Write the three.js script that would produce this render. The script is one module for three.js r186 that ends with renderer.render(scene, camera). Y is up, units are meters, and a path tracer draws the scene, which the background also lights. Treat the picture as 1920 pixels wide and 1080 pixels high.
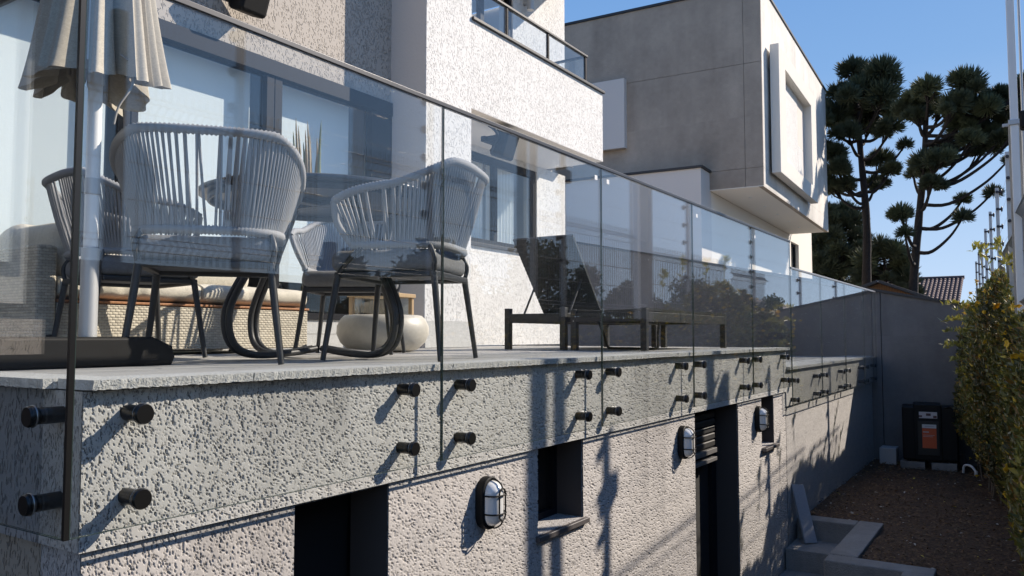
import * as THREE from 'three';
import { mergeGeometries, mergeVertices } from 'three/addons/utils/BufferGeometryUtils.js';
import { RoundedBoxGeometry } from 'three/addons/geometries/RoundedBoxGeometry.js';

// ---------------------------------------------------------------- camera, sky, sun, exposure
const scene = new THREE.Scene();
const camera = new THREE.PerspectiveCamera(39.598, 16 / 9, 0.05, 600);
camera.rotation.order = 'YXZ';
camera.rotation.set(THREE.MathUtils.degToRad(3.434), THREE.MathUtils.degToRad(32.816), 0);
scene.add(camera);
const renderer = new THREE.WebGLRenderer({ antialias: true });
renderer.toneMapping = THREE.LinearToneMapping;
renderer.toneMappingExposure = 1.42;
renderer.shadowMap.enabled = true;
const SUN = new THREE.Vector3(0.469, 0.571, -0.673).normalize();
{
  const w = 1024, h = 512, d = new Float32Array(w * h * 4), stops = [[0, 0.43, 0.55, 0.70], [0.09, 0.345, 0.475, 0.66], [0.3, 0.155, 0.30, 0.55], [0.6, 0.06, 0.18, 0.45], [1, 0.04, 0.13, 0.36]];
  for (let j = 0; j < h; j++) for (let i = 0; i < w; i++) {
    const el = ((j + 0.5) / h - 0.5) * Math.PI, az = ((i + 0.5) / w - 0.5) * 2 * Math.PI;
    const y = Math.sin(el), x = Math.cos(el) * Math.cos(az), z = Math.cos(el) * Math.sin(az), t = Math.max(0, y);
    let k = 0; while (k < 3 && t > stops[k + 1][0]) k++;
    const f = (t - stops[k][0]) / (stops[k + 1][0] - stops[k][0]);
    const ang = Math.acos(Math.min(1, x * SUN.x + y * SUN.y + z * SUN.z)) * 180 / Math.PI, glow = 0.4 * Math.exp(-ang / 9) + 0.025 * Math.exp(-ang / 40);
    for (let c = 0; c < 3; c++) d[(j * w + i) * 4 + c] = y < 0 ? [0.20, 0.175, 0.14][c] : (stops[k][c + 1] * (1 - f) + stops[k + 1][c + 1] * f) + glow * [1, 0.95, 0.86][c];
    d[(j * w + i) * 4 + 3] = 1;
  }
  const sky = new THREE.DataTexture(d, w, h, THREE.RGBAFormat, THREE.FloatType);
  sky.mapping = THREE.EquirectangularReflectionMapping; sky.magFilter = THREE.LinearFilter; sky.minFilter = THREE.LinearFilter; sky.needsUpdate = true;
  scene.background = sky; scene.environment = sky;
}
const sun = new THREE.DirectionalLight(0xfff2e2, 5);
sun.position.copy(SUN).multiplyScalar(60).add(new THREE.Vector3(-3, 0, -8)); sun.target.position.set(-3, 0, -8);
sun.castShadow = true; sun.shadow.mapSize.set(4096, 4096);
Object.assign(sun.shadow.camera, { left: -30, right: 30, top: 30, bottom: -30, near: 1, far: 140 });
scene.add(sun, sun.target);

// ---------------------------------------------------------------- helpers
const rng = (s) => () => { s |= 0; s = (s + 0x6d2b79f5) | 0; let t = Math.imul(s ^ (s >>> 15), 1 | s); t = (t + Math.imul(t ^ (t >>> 7), 61 | t)) ^ t; return ((t ^ (t >>> 14)) >>> 0) / 4294967296; };
const V = (x, y, z) => new THREE.Vector3(x, y, z);
const lerp = (a, b, t) => a + (b - a) * t, clamp = (x, a = 0, b = 1) => Math.min(b, Math.max(a, x)), smooth = (a, b, x) => { const t = clamp((x - a) / (b - a)); return t * t * (3 - 2 * t); };
function fbm(n, cells, oct, seed) {                // periodic value noise, 0..1
  const out = new Float32Array(n * n); let amp = 1, tot = 0;
  for (let o = 0; o < oct; o++, cells *= 2, amp *= 0.5) {
    const r = rng(seed + o * 97), g = Float32Array.from({ length: cells * cells }, r); tot += amp;
    for (let j = 0; j < n; j++) { const y = j / n * cells, y0 = y | 0, fy = smooth(0, 1, y - y0), y1 = (y0 + 1) % cells;
      for (let i = 0; i < n; i++) { const x = i / n * cells, x0 = x | 0, fx = smooth(0, 1, x - x0), x1 = (x0 + 1) % cells;
        out[j * n + i] += amp * lerp(lerp(g[y0 * cells + x0], g[y0 * cells + x1], fx), lerp(g[y1 * cells + x0], g[y1 * cells + x1], fx), fy); } }
  }
  for (let i = 0; i < out.length; i++) out[i] = clamp((out[i] / tot - 0.5) * 1.6 + 0.5);
  return out;
}
function dataTex(n, fn, srgb = false) {            // fn(i) -> [r,g,b] in 0..1
  const d = new Uint8Array(n * n * 4);
  for (let i = 0; i < n * n; i++) { const c = fn(i); for (let k = 0; k < 3; k++) d[i * 4 + k] = clamp(c[k]) * 255; d[i * 4 + 3] = 255; }
  const t = new THREE.DataTexture(d, n, n); t.wrapS = t.wrapT = THREE.RepeatWrapping; t.magFilter = THREE.LinearFilter; t.minFilter = THREE.LinearMipmapLinearFilter; t.generateMipmaps = true;
  if (srgb) t.colorSpace = THREE.SRGBColorSpace; t.needsUpdate = true; return t;
}
const tiled = (t, m, m2 = m) => { const c = t.clone(); c.repeat.set(1 / m, 1 / m2); c.needsUpdate = true; return c; };
const lin = (c) => (Array.isArray(c) ? new THREE.Color().setRGB(...c) : new THREE.Color().setRGB(c, c, c));
const mat = (c, rough, o = {}) => { const k = { ...o }; const phys = ['transmission', 'clearcoat', 'sheen', 'ior', 'specularIntensity'].some((x) => x in k); const m = phys ? new THREE.MeshPhysicalMaterial(k) : new THREE.MeshStandardMaterial(k); m.color.copy(lin(c)); m.roughness = rough; return m; };
function worldUV(g) {                              // metres, by the dominant normal of each face
  if (g.index) g = g.toNonIndexed();
  const p = g.attributes.position, uv = new Float32Array(p.count * 2), a = V(), b = V(), c = V();
  for (let i = 0; i < p.count; i += 3) {
    a.fromBufferAttribute(p, i); b.fromBufferAttribute(p, i + 1).sub(a); c.fromBufferAttribute(p, i + 2).sub(a); b.cross(c);
    const ax = Math.abs(b.x), ay = Math.abs(b.y), az = Math.abs(b.z);
    for (let k = i; k < i + 3; k++) { const x = p.getX(k), y = p.getY(k), z = p.getZ(k);
      if (ax >= ay && ax >= az) { uv[k * 2] = z; uv[k * 2 + 1] = y; } else if (ay >= az) { uv[k * 2] = x; uv[k * 2 + 1] = z; } else { uv[k * 2] = x; uv[k * 2 + 1] = y; } }
  }
  g.setAttribute('uv', new THREE.BufferAttribute(uv, 2)); return g;
}
const names = {};
const numbered = (n) => { const k = names[n] = (names[n] ?? -1) + 1; return k ? `${n}_${String(k).padStart(3, '0')}` : n; };
function geo(list) {
  list = (Array.isArray(list) ? list.flat(3) : [list]).map((g) => { const kept = g.userData.keepUV; const q = kept ? (g.index ? g.toNonIndexed() : g) : worldUV(g); for (const k of Object.keys(q.attributes)) if (!['position', 'normal', 'uv'].includes(k)) q.deleteAttribute(k); if (!q.attributes.uv) worldUV(q); return q; });
  return list.length > 1 ? mergeGeometries(list) : list[0];
}
const mesh = (name, g, m) => { const o = new THREE.Mesh(g, m); o.name = name; o.castShadow = o.receiveShadow = true; return o; };
const part = (parent, name, list, m, label) => { const o = mesh(name, geo(list), m); if (label) o.userData.label = label; parent.add(o); return o; };
const shared = (parent, name, g, m, pos, rot, scl) => { const o = mesh(name, g, m); if (pos) o.position.copy(pos); if (rot) o.rotation.set(...rot); if (scl) o.scale.set(...scl); parent.add(o); return o; };
function thing(name, label, category, pos = [0, 0, 0], turn = 0, group) {
  const o = new THREE.Group(); o.name = numbered(name); o.position.set(...pos); o.rotation.y = turn; o.userData = { label, category }; if (group) o.userData.group = group; scene.add(o); return o;
}
const tag = (o, label, category, group, kind) => { Object.assign(o.userData, { label, category }); if (group) o.userData.group = group; if (kind) o.userData.kind = kind; return o; };
const single = (name, list, m, label, category, group, kind) => { const o = mesh(numbered(name), geo(list), m); scene.add(o); return tag(o, label, category, group, kind); };
function copy(o, label, pos, turn) { const c = o.clone(); c.name = numbered(o.name.replace(/_\d{3}$/, '')); c.userData = { ...o.userData, label }; if (pos) c.position.set(...pos); if (turn !== undefined) c.rotation.set(0, turn, 0); scene.add(c); return c; }
const structure = (name, list, m, label, category) => { const o = mesh(name, geo(list), m); o.userData = { kind: 'structure', label, category }; scene.add(o); return o; };
const bx = (x0, x1, y0, y1, z0, z1) => new THREE.BoxGeometry(Math.abs(x1 - x0), Math.abs(y1 - y0), Math.abs(z1 - z0)).translate((x0 + x1) / 2, (y0 + y1) / 2, (z0 + z1) / 2);
const rb = (x0, x1, y0, y1, z0, z1, r = 0.006, seg = 2) => new RoundedBoxGeometry(Math.abs(x1 - x0), Math.abs(y1 - y0), Math.abs(z1 - z0), seg, r).translate((x0 + x1) / 2, (y0 + y1) / 2, (z0 + z1) / 2);
function rod(a, b, r0, r1 = r0, seg = 8) {         // a tapered bar from a to b
  const d = b.clone().sub(a), g = new THREE.CylinderGeometry(r1, r0, d.length(), seg);
  return g.applyQuaternion(new THREE.Quaternion().setFromUnitVectors(V(0, 1, 0), d.clone().normalize())).translate((a.x + b.x) / 2, (a.y + b.y) / 2, (a.z + b.z) / 2);
}
function tube(pts, r, segs = 24, rad = 8, closed = false, tens = 0.5) { // r: number or (t) => radius
  const c = new THREE.CatmullRomCurve3(pts, closed, 'catmullrom', tens), g = new THREE.TubeGeometry(c, segs, 1, rad, closed), p = g.attributes.position, q = V();
  for (let i = 0; i <= segs; i++) { const P = c.getPointAt(i / segs), k = typeof r === 'function' ? r(i / segs) : r;
    for (let j = 0; j <= rad; j++) { q.fromBufferAttribute(p, i * (rad + 1) + j).sub(P).multiplyScalar(k).add(P); p.setXYZ(i * (rad + 1) + j, q.x, q.y, q.z); } }
  return g;
}
function wallX(face, thick, z0, z1, y0, y1, holes = []) {   // a wall whose outer face lies at x = face and looks to +x; holes [z0,z1,y0,y1]
  const s = new THREE.Shape([new THREE.Vector2(-z1, y0), new THREE.Vector2(-z0, y0), new THREE.Vector2(-z0, y1), new THREE.Vector2(-z1, y1)]);
  for (const [a, b, c, d] of holes) s.holes.push(new THREE.Path([new THREE.Vector2(-b, c), new THREE.Vector2(-b, d), new THREE.Vector2(-a, d), new THREE.Vector2(-a, c)]));
  return new THREE.ExtrudeGeometry(s, { depth: thick, bevelEnabled: false }).rotateY(Math.PI / 2).translate(face - thick, 0, 0);
}
function reliefX(face, zn, zf, y0, y1, tile, depth, holes, dy = 0.0026, q = 1.0021) { // trowelled skin as geometry; columns widen with distance
  const cols = [zn]; while (cols[cols.length - 1] > zf) cols.push(Math.max(zf, cols[cols.length - 1] * q)); const rows = Math.round((y1 - y0) / dy), nr = rows + 1, pos = [], uv = [], idx = [], col = [];
  const st = (z) => smooth(0.58, 0.8, mid[(512 << 10) + (Math.round(-z * 190) & 1023)]) * 0.75 + smooth(0.6, 0.85, fine[(200 << 10) + (Math.round(-z * 70) & 1023)]) * 0.5;
  const H = (z, y) => { const u = ((z / tile % 1) + 1) % 1 * SN, v = ((y / tile % 1) + 1) % 1 * SN, i = u | 0, j = v | 0, f = u - i, g = v - j, i1 = (i + 1) % SN, j1 = (j + 1) % SN; return lerp(lerp(stuccoH[j * SN + i], stuccoH[j * SN + i1], f), lerp(stuccoH[j1 * SN + i], stuccoH[j1 * SN + i1], f), g); };
  for (const z of cols) for (let k = 0; k < nr; k++) { const y = lerp(y0, y1, k / rows), e = Math.min(1, Math.min(y - y0, y1 - y) / 0.004 + 0.2); pos.push(face + depth * e * (smooth(0.30, 0.60, H(z, y)) - 1), y, z); uv.push(z, y); const run = 1 - 0.26 * st(z) * smooth(0.42, 0.0, (y1 - y) * (1.1 - 0.7 * st(z + 3))), patch = 0.90 + 0.2 * cloud[((Math.round(y * 300) & 1023) << 10) + (Math.round(-z * 150) & 1023)], v = run * patch; col.push(v, v * 0.995, v * 0.985); }
  for (let c = 0; c + 1 < cols.length; c++) { const zc = (cols[c] + cols[c + 1]) / 2; for (let k = 0; k < rows; k++) { const y = lerp(y0, y1, (k + 0.5) / rows); if (y < -0.75 + 0.2 * zc || holes.some((h) => zc > h[0] && zc < h[1] && y > h[2] && y < h[3])) continue; const a = c * nr + k, b = a + nr; idx.push(a, a + 1, b, b, a + 1, b + 1); } }
  const g = new THREE.BufferGeometry(); g.setAttribute('position', new THREE.Float32BufferAttribute(pos, 3)); g.setAttribute('uv', new THREE.Float32BufferAttribute(uv, 2)); g.setAttribute('color', new THREE.Float32BufferAttribute(col, 3)); g.setIndex(idx); g.computeVertexNormals(); return g;
}
const lathe = (pts, seg = 40) => new THREE.LatheGeometry(pts.map((p) => new THREE.Vector2(...p)), seg);

// ---------------------------------------------------------------- textures
const cloud = fbm(1024, 4, 7, 11), fine = fbm(1024, 64, 4, 23), mid = fbm(1024, 16, 5, 31);
function stucco(n, strokes, w, len, seed) {        // trowelled render: short, mostly upright pits in a flat skin
  const c = document.createElement('canvas'); c.width = c.height = n; const x = c.getContext('2d'), r = rng(seed);
  x.fillStyle = 'rgb(205,205,205)'; x.fillRect(0, 0, n, n); x.lineCap = 'round';
  for (let i = 0; i < strokes; i++) {
    const px = r() * n, py = r() * n, a = Math.PI / 2 + (r() - 0.5) * 0.75, l = len * (0.3 + 1.4 * r() * r()), bend = (r() - 0.5) * 7, g = Math.floor(r() * 90 + (r() < 0.25 ? 150 : 0));
    x.strokeStyle = `rgb(${g},${g},${g})`; x.lineWidth = w * (0.45 + r());
    for (const ox of px < 60 ? [0, n] : px > n - 60 ? [0, -n] : [0]) for (const oy of py < 60 ? [0, n] : py > n - 60 ? [0, -n] : [0]) {
      const X = px + ox, Y = py + oy; x.beginPath(); x.moveTo(X, Y); x.quadraticCurveTo(X + Math.cos(a) * l / 2 + bend, Y + Math.sin(a) * l / 2, X + Math.cos(a) * l, Y + Math.sin(a) * l); x.stroke();
    }
  }
  const im = x.getImageData(0, 0, n, n).data; let h = Float32Array.from({ length: n * n }, (_, i) => im[i * 4] / 255);
  for (let pass = 0; pass < 2; pass++) { const o = new Float32Array(n * n); for (let j = 0; j < n; j++) for (let i = 0; i < n; i++) { let s = 0; for (let b = -1; b <= 1; b++) for (let a = -1; a <= 1; a++) s += h[((j + b + n) % n) * n + ((i + a + n) % n)]; o[j * n + i] = s / 9; } h = o; }
  return h;
}
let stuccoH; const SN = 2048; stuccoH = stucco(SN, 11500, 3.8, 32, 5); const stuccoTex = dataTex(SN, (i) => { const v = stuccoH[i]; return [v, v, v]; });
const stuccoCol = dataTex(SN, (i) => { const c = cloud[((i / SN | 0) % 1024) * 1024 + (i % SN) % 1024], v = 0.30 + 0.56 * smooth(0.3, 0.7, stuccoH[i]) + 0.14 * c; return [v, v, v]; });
const SN2 = 1024, sH2 = stucco(SN2, 4600, 4.6, 17, 77), coarseTex = dataTex(SN2, (i) => { const v = smooth(0.25, 0.62, sH2[i]); return [v, v, v]; });
const coarseCol = dataTex(SN2, (i) => { const v = 0.80 + 0.14 * smooth(0.15, 0.75, sH2[i]) + 0.06 * cloud[i]; return [v, v, v]; });
const concreteTex = dataTex(1024, (i) => { const y = i >> 10, x = i & 1023, s = mid[((y >> 3) << 10) + x], v = 0.50 + 0.42 * cloud[i] + 0.16 * s + 0.08 * (fine[i] - 0.5); return [v, v * 0.99, v * 0.975]; });
const grainTex = dataTex(1024, (i) => { const v = 0.72 + 0.2 * fine[i] + 0.08 * mid[i]; return [v, v, v]; });
const fineBump = dataTex(1024, (i) => [fine[i], fine[i], fine[i]]);
const lineTex = dataTex(1024, (i) => { const x = i & 1023, y = i >> 10, v = 0.66 + 0.2 * fine[(((y >> 5) & 1023) << 10) + x] + 0.14 * mid[(((y >> 4) & 1023) << 10) + x]; return [v, v * 0.985, v * 0.96]; });
const woodTex = dataTex(1024, (i) => { const x = i & 1023, y = i >> 10, g = 0.5 + 0.5 * Math.sin((x / 1024 * 2 * Math.PI) * 14 + 5 * mid[((y >> 4) << 10) + x]), v = 0.6 + 0.25 * g + 0.15 * fine[((y >> 4) << 10) + x]; return [v, v * 0.93, v * 0.84]; });
const barkTex = dataTex(1024, (i) => { const x = i & 1023, y = i >> 10, v = 0.4 + 0.6 * fine[((y >> 2) << 10) + x] * (0.5 + 0.5 * mid[i]); return [v, v, v]; });
const weaveN = 512, weaveF = (i) => { const x = i % weaveN, y = i / weaveN | 0, cx = x / 64, cy = y / 32, r = (cy | 0) % 2, u = (cx + r * 0.5) % 1, w = cy % 1; return Math.pow(Math.sin(Math.PI * u), 0.35) * Math.pow(Math.sin(Math.PI * w), 0.5); };
const weaveBump = dataTex(weaveN, (i) => { const v = weaveF(i); return [v, v, v]; });
const weaveCol = dataTex(weaveN, (i) => { const x = i % weaveN, y = i / weaveN | 0, id = ((x / 64 + ((y / 32 | 0) % 2) * 0.5) | 0) * 7 + (y / 32 | 0) * 13, k = (Math.sin(id * 12.9898) * 43758.5453) % 1, v = (0.35 + 0.65 * smooth(0, 0.5, weaveF(i))) * (0.75 + 0.25 * Math.abs(k)); return [v, v * 0.97, v * 0.9]; });
const soilCol = dataTex(1024, (i) => { const v = 0.25 + 0.55 * fine[i] * (0.4 + 0.8 * cloud[i]); return [v, v * 0.78, v * 0.6]; });

// ---------------------------------------------------------------- materials
const M = {
  band: mat([0.52, 0.51, 0.485], 0.95, { map: tiled(stuccoCol, 0.82), bumpMap: tiled(stuccoTex, 0.82), bumpScale: 0.0045 }), bandRelief: mat([0.65, 0.64, 0.62], 0.95, { map: tiled(stuccoCol, 0.74), vertexColors: true }), basementRelief: mat([0.56, 0.535, 0.515], 0.95, { map: tiled(stuccoCol, 0.70), vertexColors: true }),
  basement: mat([0.49, 0.472, 0.455], 0.95, { map: tiled(stuccoCol, 0.78), bumpMap: tiled(stuccoTex, 0.78), bumpScale: 0.0045 }),
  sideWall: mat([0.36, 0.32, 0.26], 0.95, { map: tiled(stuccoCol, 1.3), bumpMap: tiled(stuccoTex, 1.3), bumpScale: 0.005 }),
  white: mat([0.80, 0.79, 0.77], 0.9, { map: tiled(coarseCol, 1.35), bumpMap: tiled(coarseTex, 1.35), bumpScale: 0.0065 }),
  beige: mat([0.50, 0.455, 0.405], 0.95, { map: tiled(coarseCol, 1.25), bumpMap: tiled(coarseTex, 1.25), bumpScale: 0.010 }),
  smooth: mat([0.72, 0.66, 0.60], 0.85, { bumpMap: tiled(fineBump, 1.0), bumpScale: 0.001 }),
  soffit: mat([0.78, 0.755, 0.72], 0.9, { bumpMap: tiled(fineBump, 1.0), bumpScale: 0.001 }),
  frame: mat([0.012, 0.013, 0.018], 0.65, { specularIntensity: 0.4 }),
  flashing: mat([0.05, 0.05, 0.053], 0.5, { metalness: 0.4 }),
  curtain: mat([0.82, 0.83, 0.82], 0.95),
  blind: mat([0.84, 0.86, 0.85], 0.9, { bumpMap: tiled(fineBump, 0.5), bumpScale: 0.0005 }),
  dark: mat(0.02, 0.85), room: mat([0.10, 0.095, 0.09], 0.95),
  stone: mat([0.66, 0.66, 0.64], 0.85, { map: tiled(grainTex, 0.35), bumpMap: tiled(fineBump, 0.3), bumpScale: 0.002 }),
  deck: [0.46, 0.50, 0.54, 0.43].map((v) => mat([v, v * 0.99, v * 0.965], 0.7, { map: tiled(lineTex, 0.9), bumpMap: tiled(fineBump, 0.4), bumpScale: 0.0008 })),
  granite: mat([0.11, 0.10, 0.098], 0.45, { map: tiled(grainTex, 0.2) }),
  concrete: mat([0.50, 0.42, 0.34], 0.9, { map: tiled(concreteTex, 4.5), bumpMap: tiled(fineBump, 1.5), bumpScale: 0.002 }),
  concreteSunlit: mat([0.88, 0.85, 0.805], 0.9, { map: tiled(concreteTex, 4.5), bumpMap: tiled(fineBump, 1.5), bumpScale: 0.002 }),  // copy of the concrete with the sun brightness put into its base colour
  cream: mat([0.86, 0.81, 0.73], 0.9, { bumpMap: tiled(fineBump, 1.2), bumpScale: 0.001 }),
  endWall: mat([0.20, 0.192, 0.19], 0.92, { map: tiled(concreteTex, 3), bumpMap: tiled(fineBump, 1), bumpScale: 0.001 }),
  glass: mat([0.98, 0.989, 0.984], 0.0, { transmission: 1, thickness: 0, ior: 1.62 }),
  pane: mat([0.96, 0.98, 0.985], 0.0, { transmission: 1, thickness: 0, ior: 1.6 }),
  glassEdge: mat([0.04, 0.06, 0.055], 0.12), blackTrim: mat(0.012, 0.3), rail: mat([0.05, 0.052, 0.06], 0.35, { metalness: 0.3 }),
  bolt: mat(0.012, 0.28, { metalness: 0.2 }), steel: mat(0.30, 0.3, { metalness: 0.8 }),
  chairMetal: mat([0.045, 0.047, 0.05], 0.45, { metalness: 0.2 }),
  rope: mat([0.31, 0.315, 0.325], 0.85, { bumpMap: tiled(fineBump, 0.05), bumpScale: 0.0006 }),
  cushionGrey: mat([0.24, 0.245, 0.255], 0.95, { map: tiled(grainTex, 0.25), bumpMap: tiled(fineBump, 0.15), bumpScale: 0.0012 }),
  cushionCream: mat([0.74, 0.69, 0.58], 0.95, { map: tiled(grainTex, 0.4), bumpMap: tiled(fineBump, 0.2), bumpScale: 0.001 }),
  wicker: mat([0.66, 0.62, 0.54], 0.75, { map: tiled(weaveCol, 0.25), bumpMap: tiled(weaveBump, 0.25), bumpScale: 0.004 }),
  teak: mat([0.50, 0.24, 0.11], 0.6, { map: tiled(woodTex, 0.5) }), pine: mat([0.58, 0.43, 0.26], 0.6, { map: tiled(woodTex, 0.3, 1.2) }),
  canvas: mat([0.56, 0.505, 0.41], 0.95, { map: tiled(grainTex, 0.2), side: THREE.DoubleSide }),
  whiteMetal: mat([0.80, 0.80, 0.79], 0.4), plasticBlack: mat(0.010, 0.6, { specularIntensity: 0.5 }), potWhite: mat([0.66, 0.63, 0.56], 0.45, { map: tiled(concreteTex, 1.5) }),
  sling: mat(0.02, 0.5), loungerFrame: mat([0.03, 0.03, 0.032], 0.5),
  soil: mat([0.19, 0.135, 0.095], 1, { map: tiled(soilCol, 1.1), bumpMap: tiled(soilCol, 1.1), bumpScale: 0.02 }),
  curb: mat([0.30, 0.295, 0.285], 0.95, { map: tiled(concreteTex, 1.4), bumpMap: tiled(fineBump, 0.5), bumpScale: 0.004 }),
  bark: mat([0.05, 0.04, 0.036], 0.95, { map: tiled(barkTex, 0.8), bumpMap: tiled(barkTex, 0.8), bumpScale: 0.02 }),
  needle: mat([0.052, 0.068, 0.036], 0.75), needleLight: mat([0.085, 0.105, 0.052], 0.75),
  leaf: mat([0.26, 0.245, 0.06], 0.6, { transmission: 0.45, thickness: 0, side: THREE.DoubleSide }),
  treeLeaf: mat([0.11, 0.13, 0.06], 0.7, { side: THREE.DoubleSide }),
  backlitLeaf: mat([0.42, 0.38, 0.07], 0.6, { transmission: 0.5, thickness: 0, side: THREE.DoubleSide }),  // leaf colour brightened to carry the backlight on the long shoots
  petal: mat([0.88, 0.60, 0.03], 0.6, { transmission: 0.35, thickness: 0, side: THREE.DoubleSide }),
  tile: mat([0.16, 0.115, 0.105], 0.85, { map: tiled(grainTex, 0.6) }), timber: mat([0.30, 0.16, 0.07], 0.7, { map: tiled(woodTex, 0.8) }),
  post: mat([0.34, 0.335, 0.32], 0.9, { map: tiled(concreteTex, 1.2) }), wire: mat([0.20, 0.21, 0.21], 0.55),
  surround: mat([0.80, 0.765, 0.70], 0.9, { bumpMap: tiled(fineBump, 0.4), bumpScale: 0.003 }),
  galv: mat([0.50, 0.51, 0.52], 0.5, { metalness: 0.4 }), insulator: mat([0.02, 0.02, 0.03], 0.35), lowWall: mat([0.085, 0.08, 0.075], 0.95, { map: tiled(concreteTex, 2) }),
  grass: mat([0.09, 0.10, 0.045], 1, { map: tiled(soilCol, 6) }), lens: mat([0.80, 0.81, 0.80], 0.12, { clearcoat: 1 }),
  brick: mat([0.12, 0.09, 0.075], 0.9, { map: tiled(concreteTex, 2) }),
};
const R = Math.PI, DECK = -0.115, DECK2 = -0.31, XG = -2.0;

// ---------------------------------------------------------------- setting: ground, soil
structure('ground', new THREE.PlaneGeometry(700, 700, 1, 1).rotateX(-R / 2).translate(0, -2.72, -40), M.grass, 'grassy ground around the houses', 'ground');
structure('walkway', bx(-2.07, -0.7, -2.7, -2.66, -8.08, 3), M.curb, 'sunken concrete walkway along the basement wall', 'walkway');
structure('bounce_ground', bx(-12, -0.6, -2.7, -2.64, -60, -13.9), mat([0.70, 0.65, 0.58], 0.9), 'unseen pale ground added to bounce sunlight onto the neighbouring soffit', 'reflector');  // added reflecting ground, brightens the neighbouring soffit from below
{ // planting bed: a sheet with small relief, left out where the stair well is
  const step = 0.05, g = [], hgt = (x, z) => -1.9 + 0.05 * (mid[((Math.round((z + 40) * 60) & 1023) << 10) + (Math.round((x + 40) * 60) & 1023)] - 0.5);
  const pos = [], idx = [], nx = Math.round(2.75 / step), nz = Math.round(11.5 / step), at = (i, j) => i * (nz + 1) + j;
  for (let i = 0; i <= nx; i++) for (let j = 0; j <= nz; j++) { const x = -2.07 + i * step, z = -13.6 + j * step; pos.push(x, hgt(x, z), z); }
  for (let i = 0; i < nx; i++) for (let j = 0; j < nz; j++) {
    const x = -2.07 + (i + 0.5) * step, z = -13.6 + (j + 0.5) * step;
    if ((z > -8.7 && x < -1.4) || (z > -7.23 && x < -0.8)) continue;
    idx.push(at(i, j), at(i, j + 1), at(i + 1, j), at(i + 1, j), at(i, j + 1), at(i + 1, j + 1));
  }
  const q = new THREE.BufferGeometry(); q.setAttribute('position', new THREE.Float32BufferAttribute(pos, 3)); q.setIndex(idx); q.computeVertexNormals();
  structure('planting_bed', q, M.soil, 'dark bare soil bed between basement wall and hedge', 'soil');
}
{ // stepped concrete kerb round the stair well, and the stair
  const t = thing('garden_stair', 'concrete stair well with stepped rough kerb beside the basement wall', 'stair');
  part(t, 'kerb', rb(-2.06, -1.5, -2.7, -1.86, -8.79, -8.58, 0.012), M.curb);
  part(t, 'kerb', rb(-1.498, -1.27, -2.7, -1.858, -8.792, -7.34, 0.012), M.curb);
  part(t, 'kerb', rb(-1.50, -0.68, -2.7, -1.862, -7.338, -7.12, 0.012), M.curb);
  part(t, 'kerb', rb(-0.90, -0.682, -2.7, -1.86, -7.118, -3.0, 0.012), M.curb);
  [[-8.578, -8.1, -2.06], [-8.1, -7.75, -2.26], [-7.75, -7.342, -2.46]].forEach(([a, b, y]) => part(t, 'step', rb(-2.06, -1.5, -2.7, y, a, b, 0.01), M.curb));
}
{ // loose slab leaning on the wall
  const a = V(-1.885, -2.055, -8.40), b = V(-2.045, -1.52, -8.56), L = a.distanceTo(b), g = rb(-0.075, 0.075, 0, L, -0.012, 0.012, 0.004);
  const m4 = new THREE.Matrix4(), y = b.clone().sub(a).normalize(), n0 = V(0.8, 0.2, 0.55), x = y.clone().cross(n0).normalize(), z = x.clone().cross(y);
  m4.makeBasis(x, y, z).setPosition(a); g.applyMatrix4(m4);
  single('stone_slab', g, mat([0.36, 0.37, 0.40], 0.7, { map: tiled(grainTex, 0.2) }), 'narrow loose stone slab leaning against the wall on the stair', 'slab');
}

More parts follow.
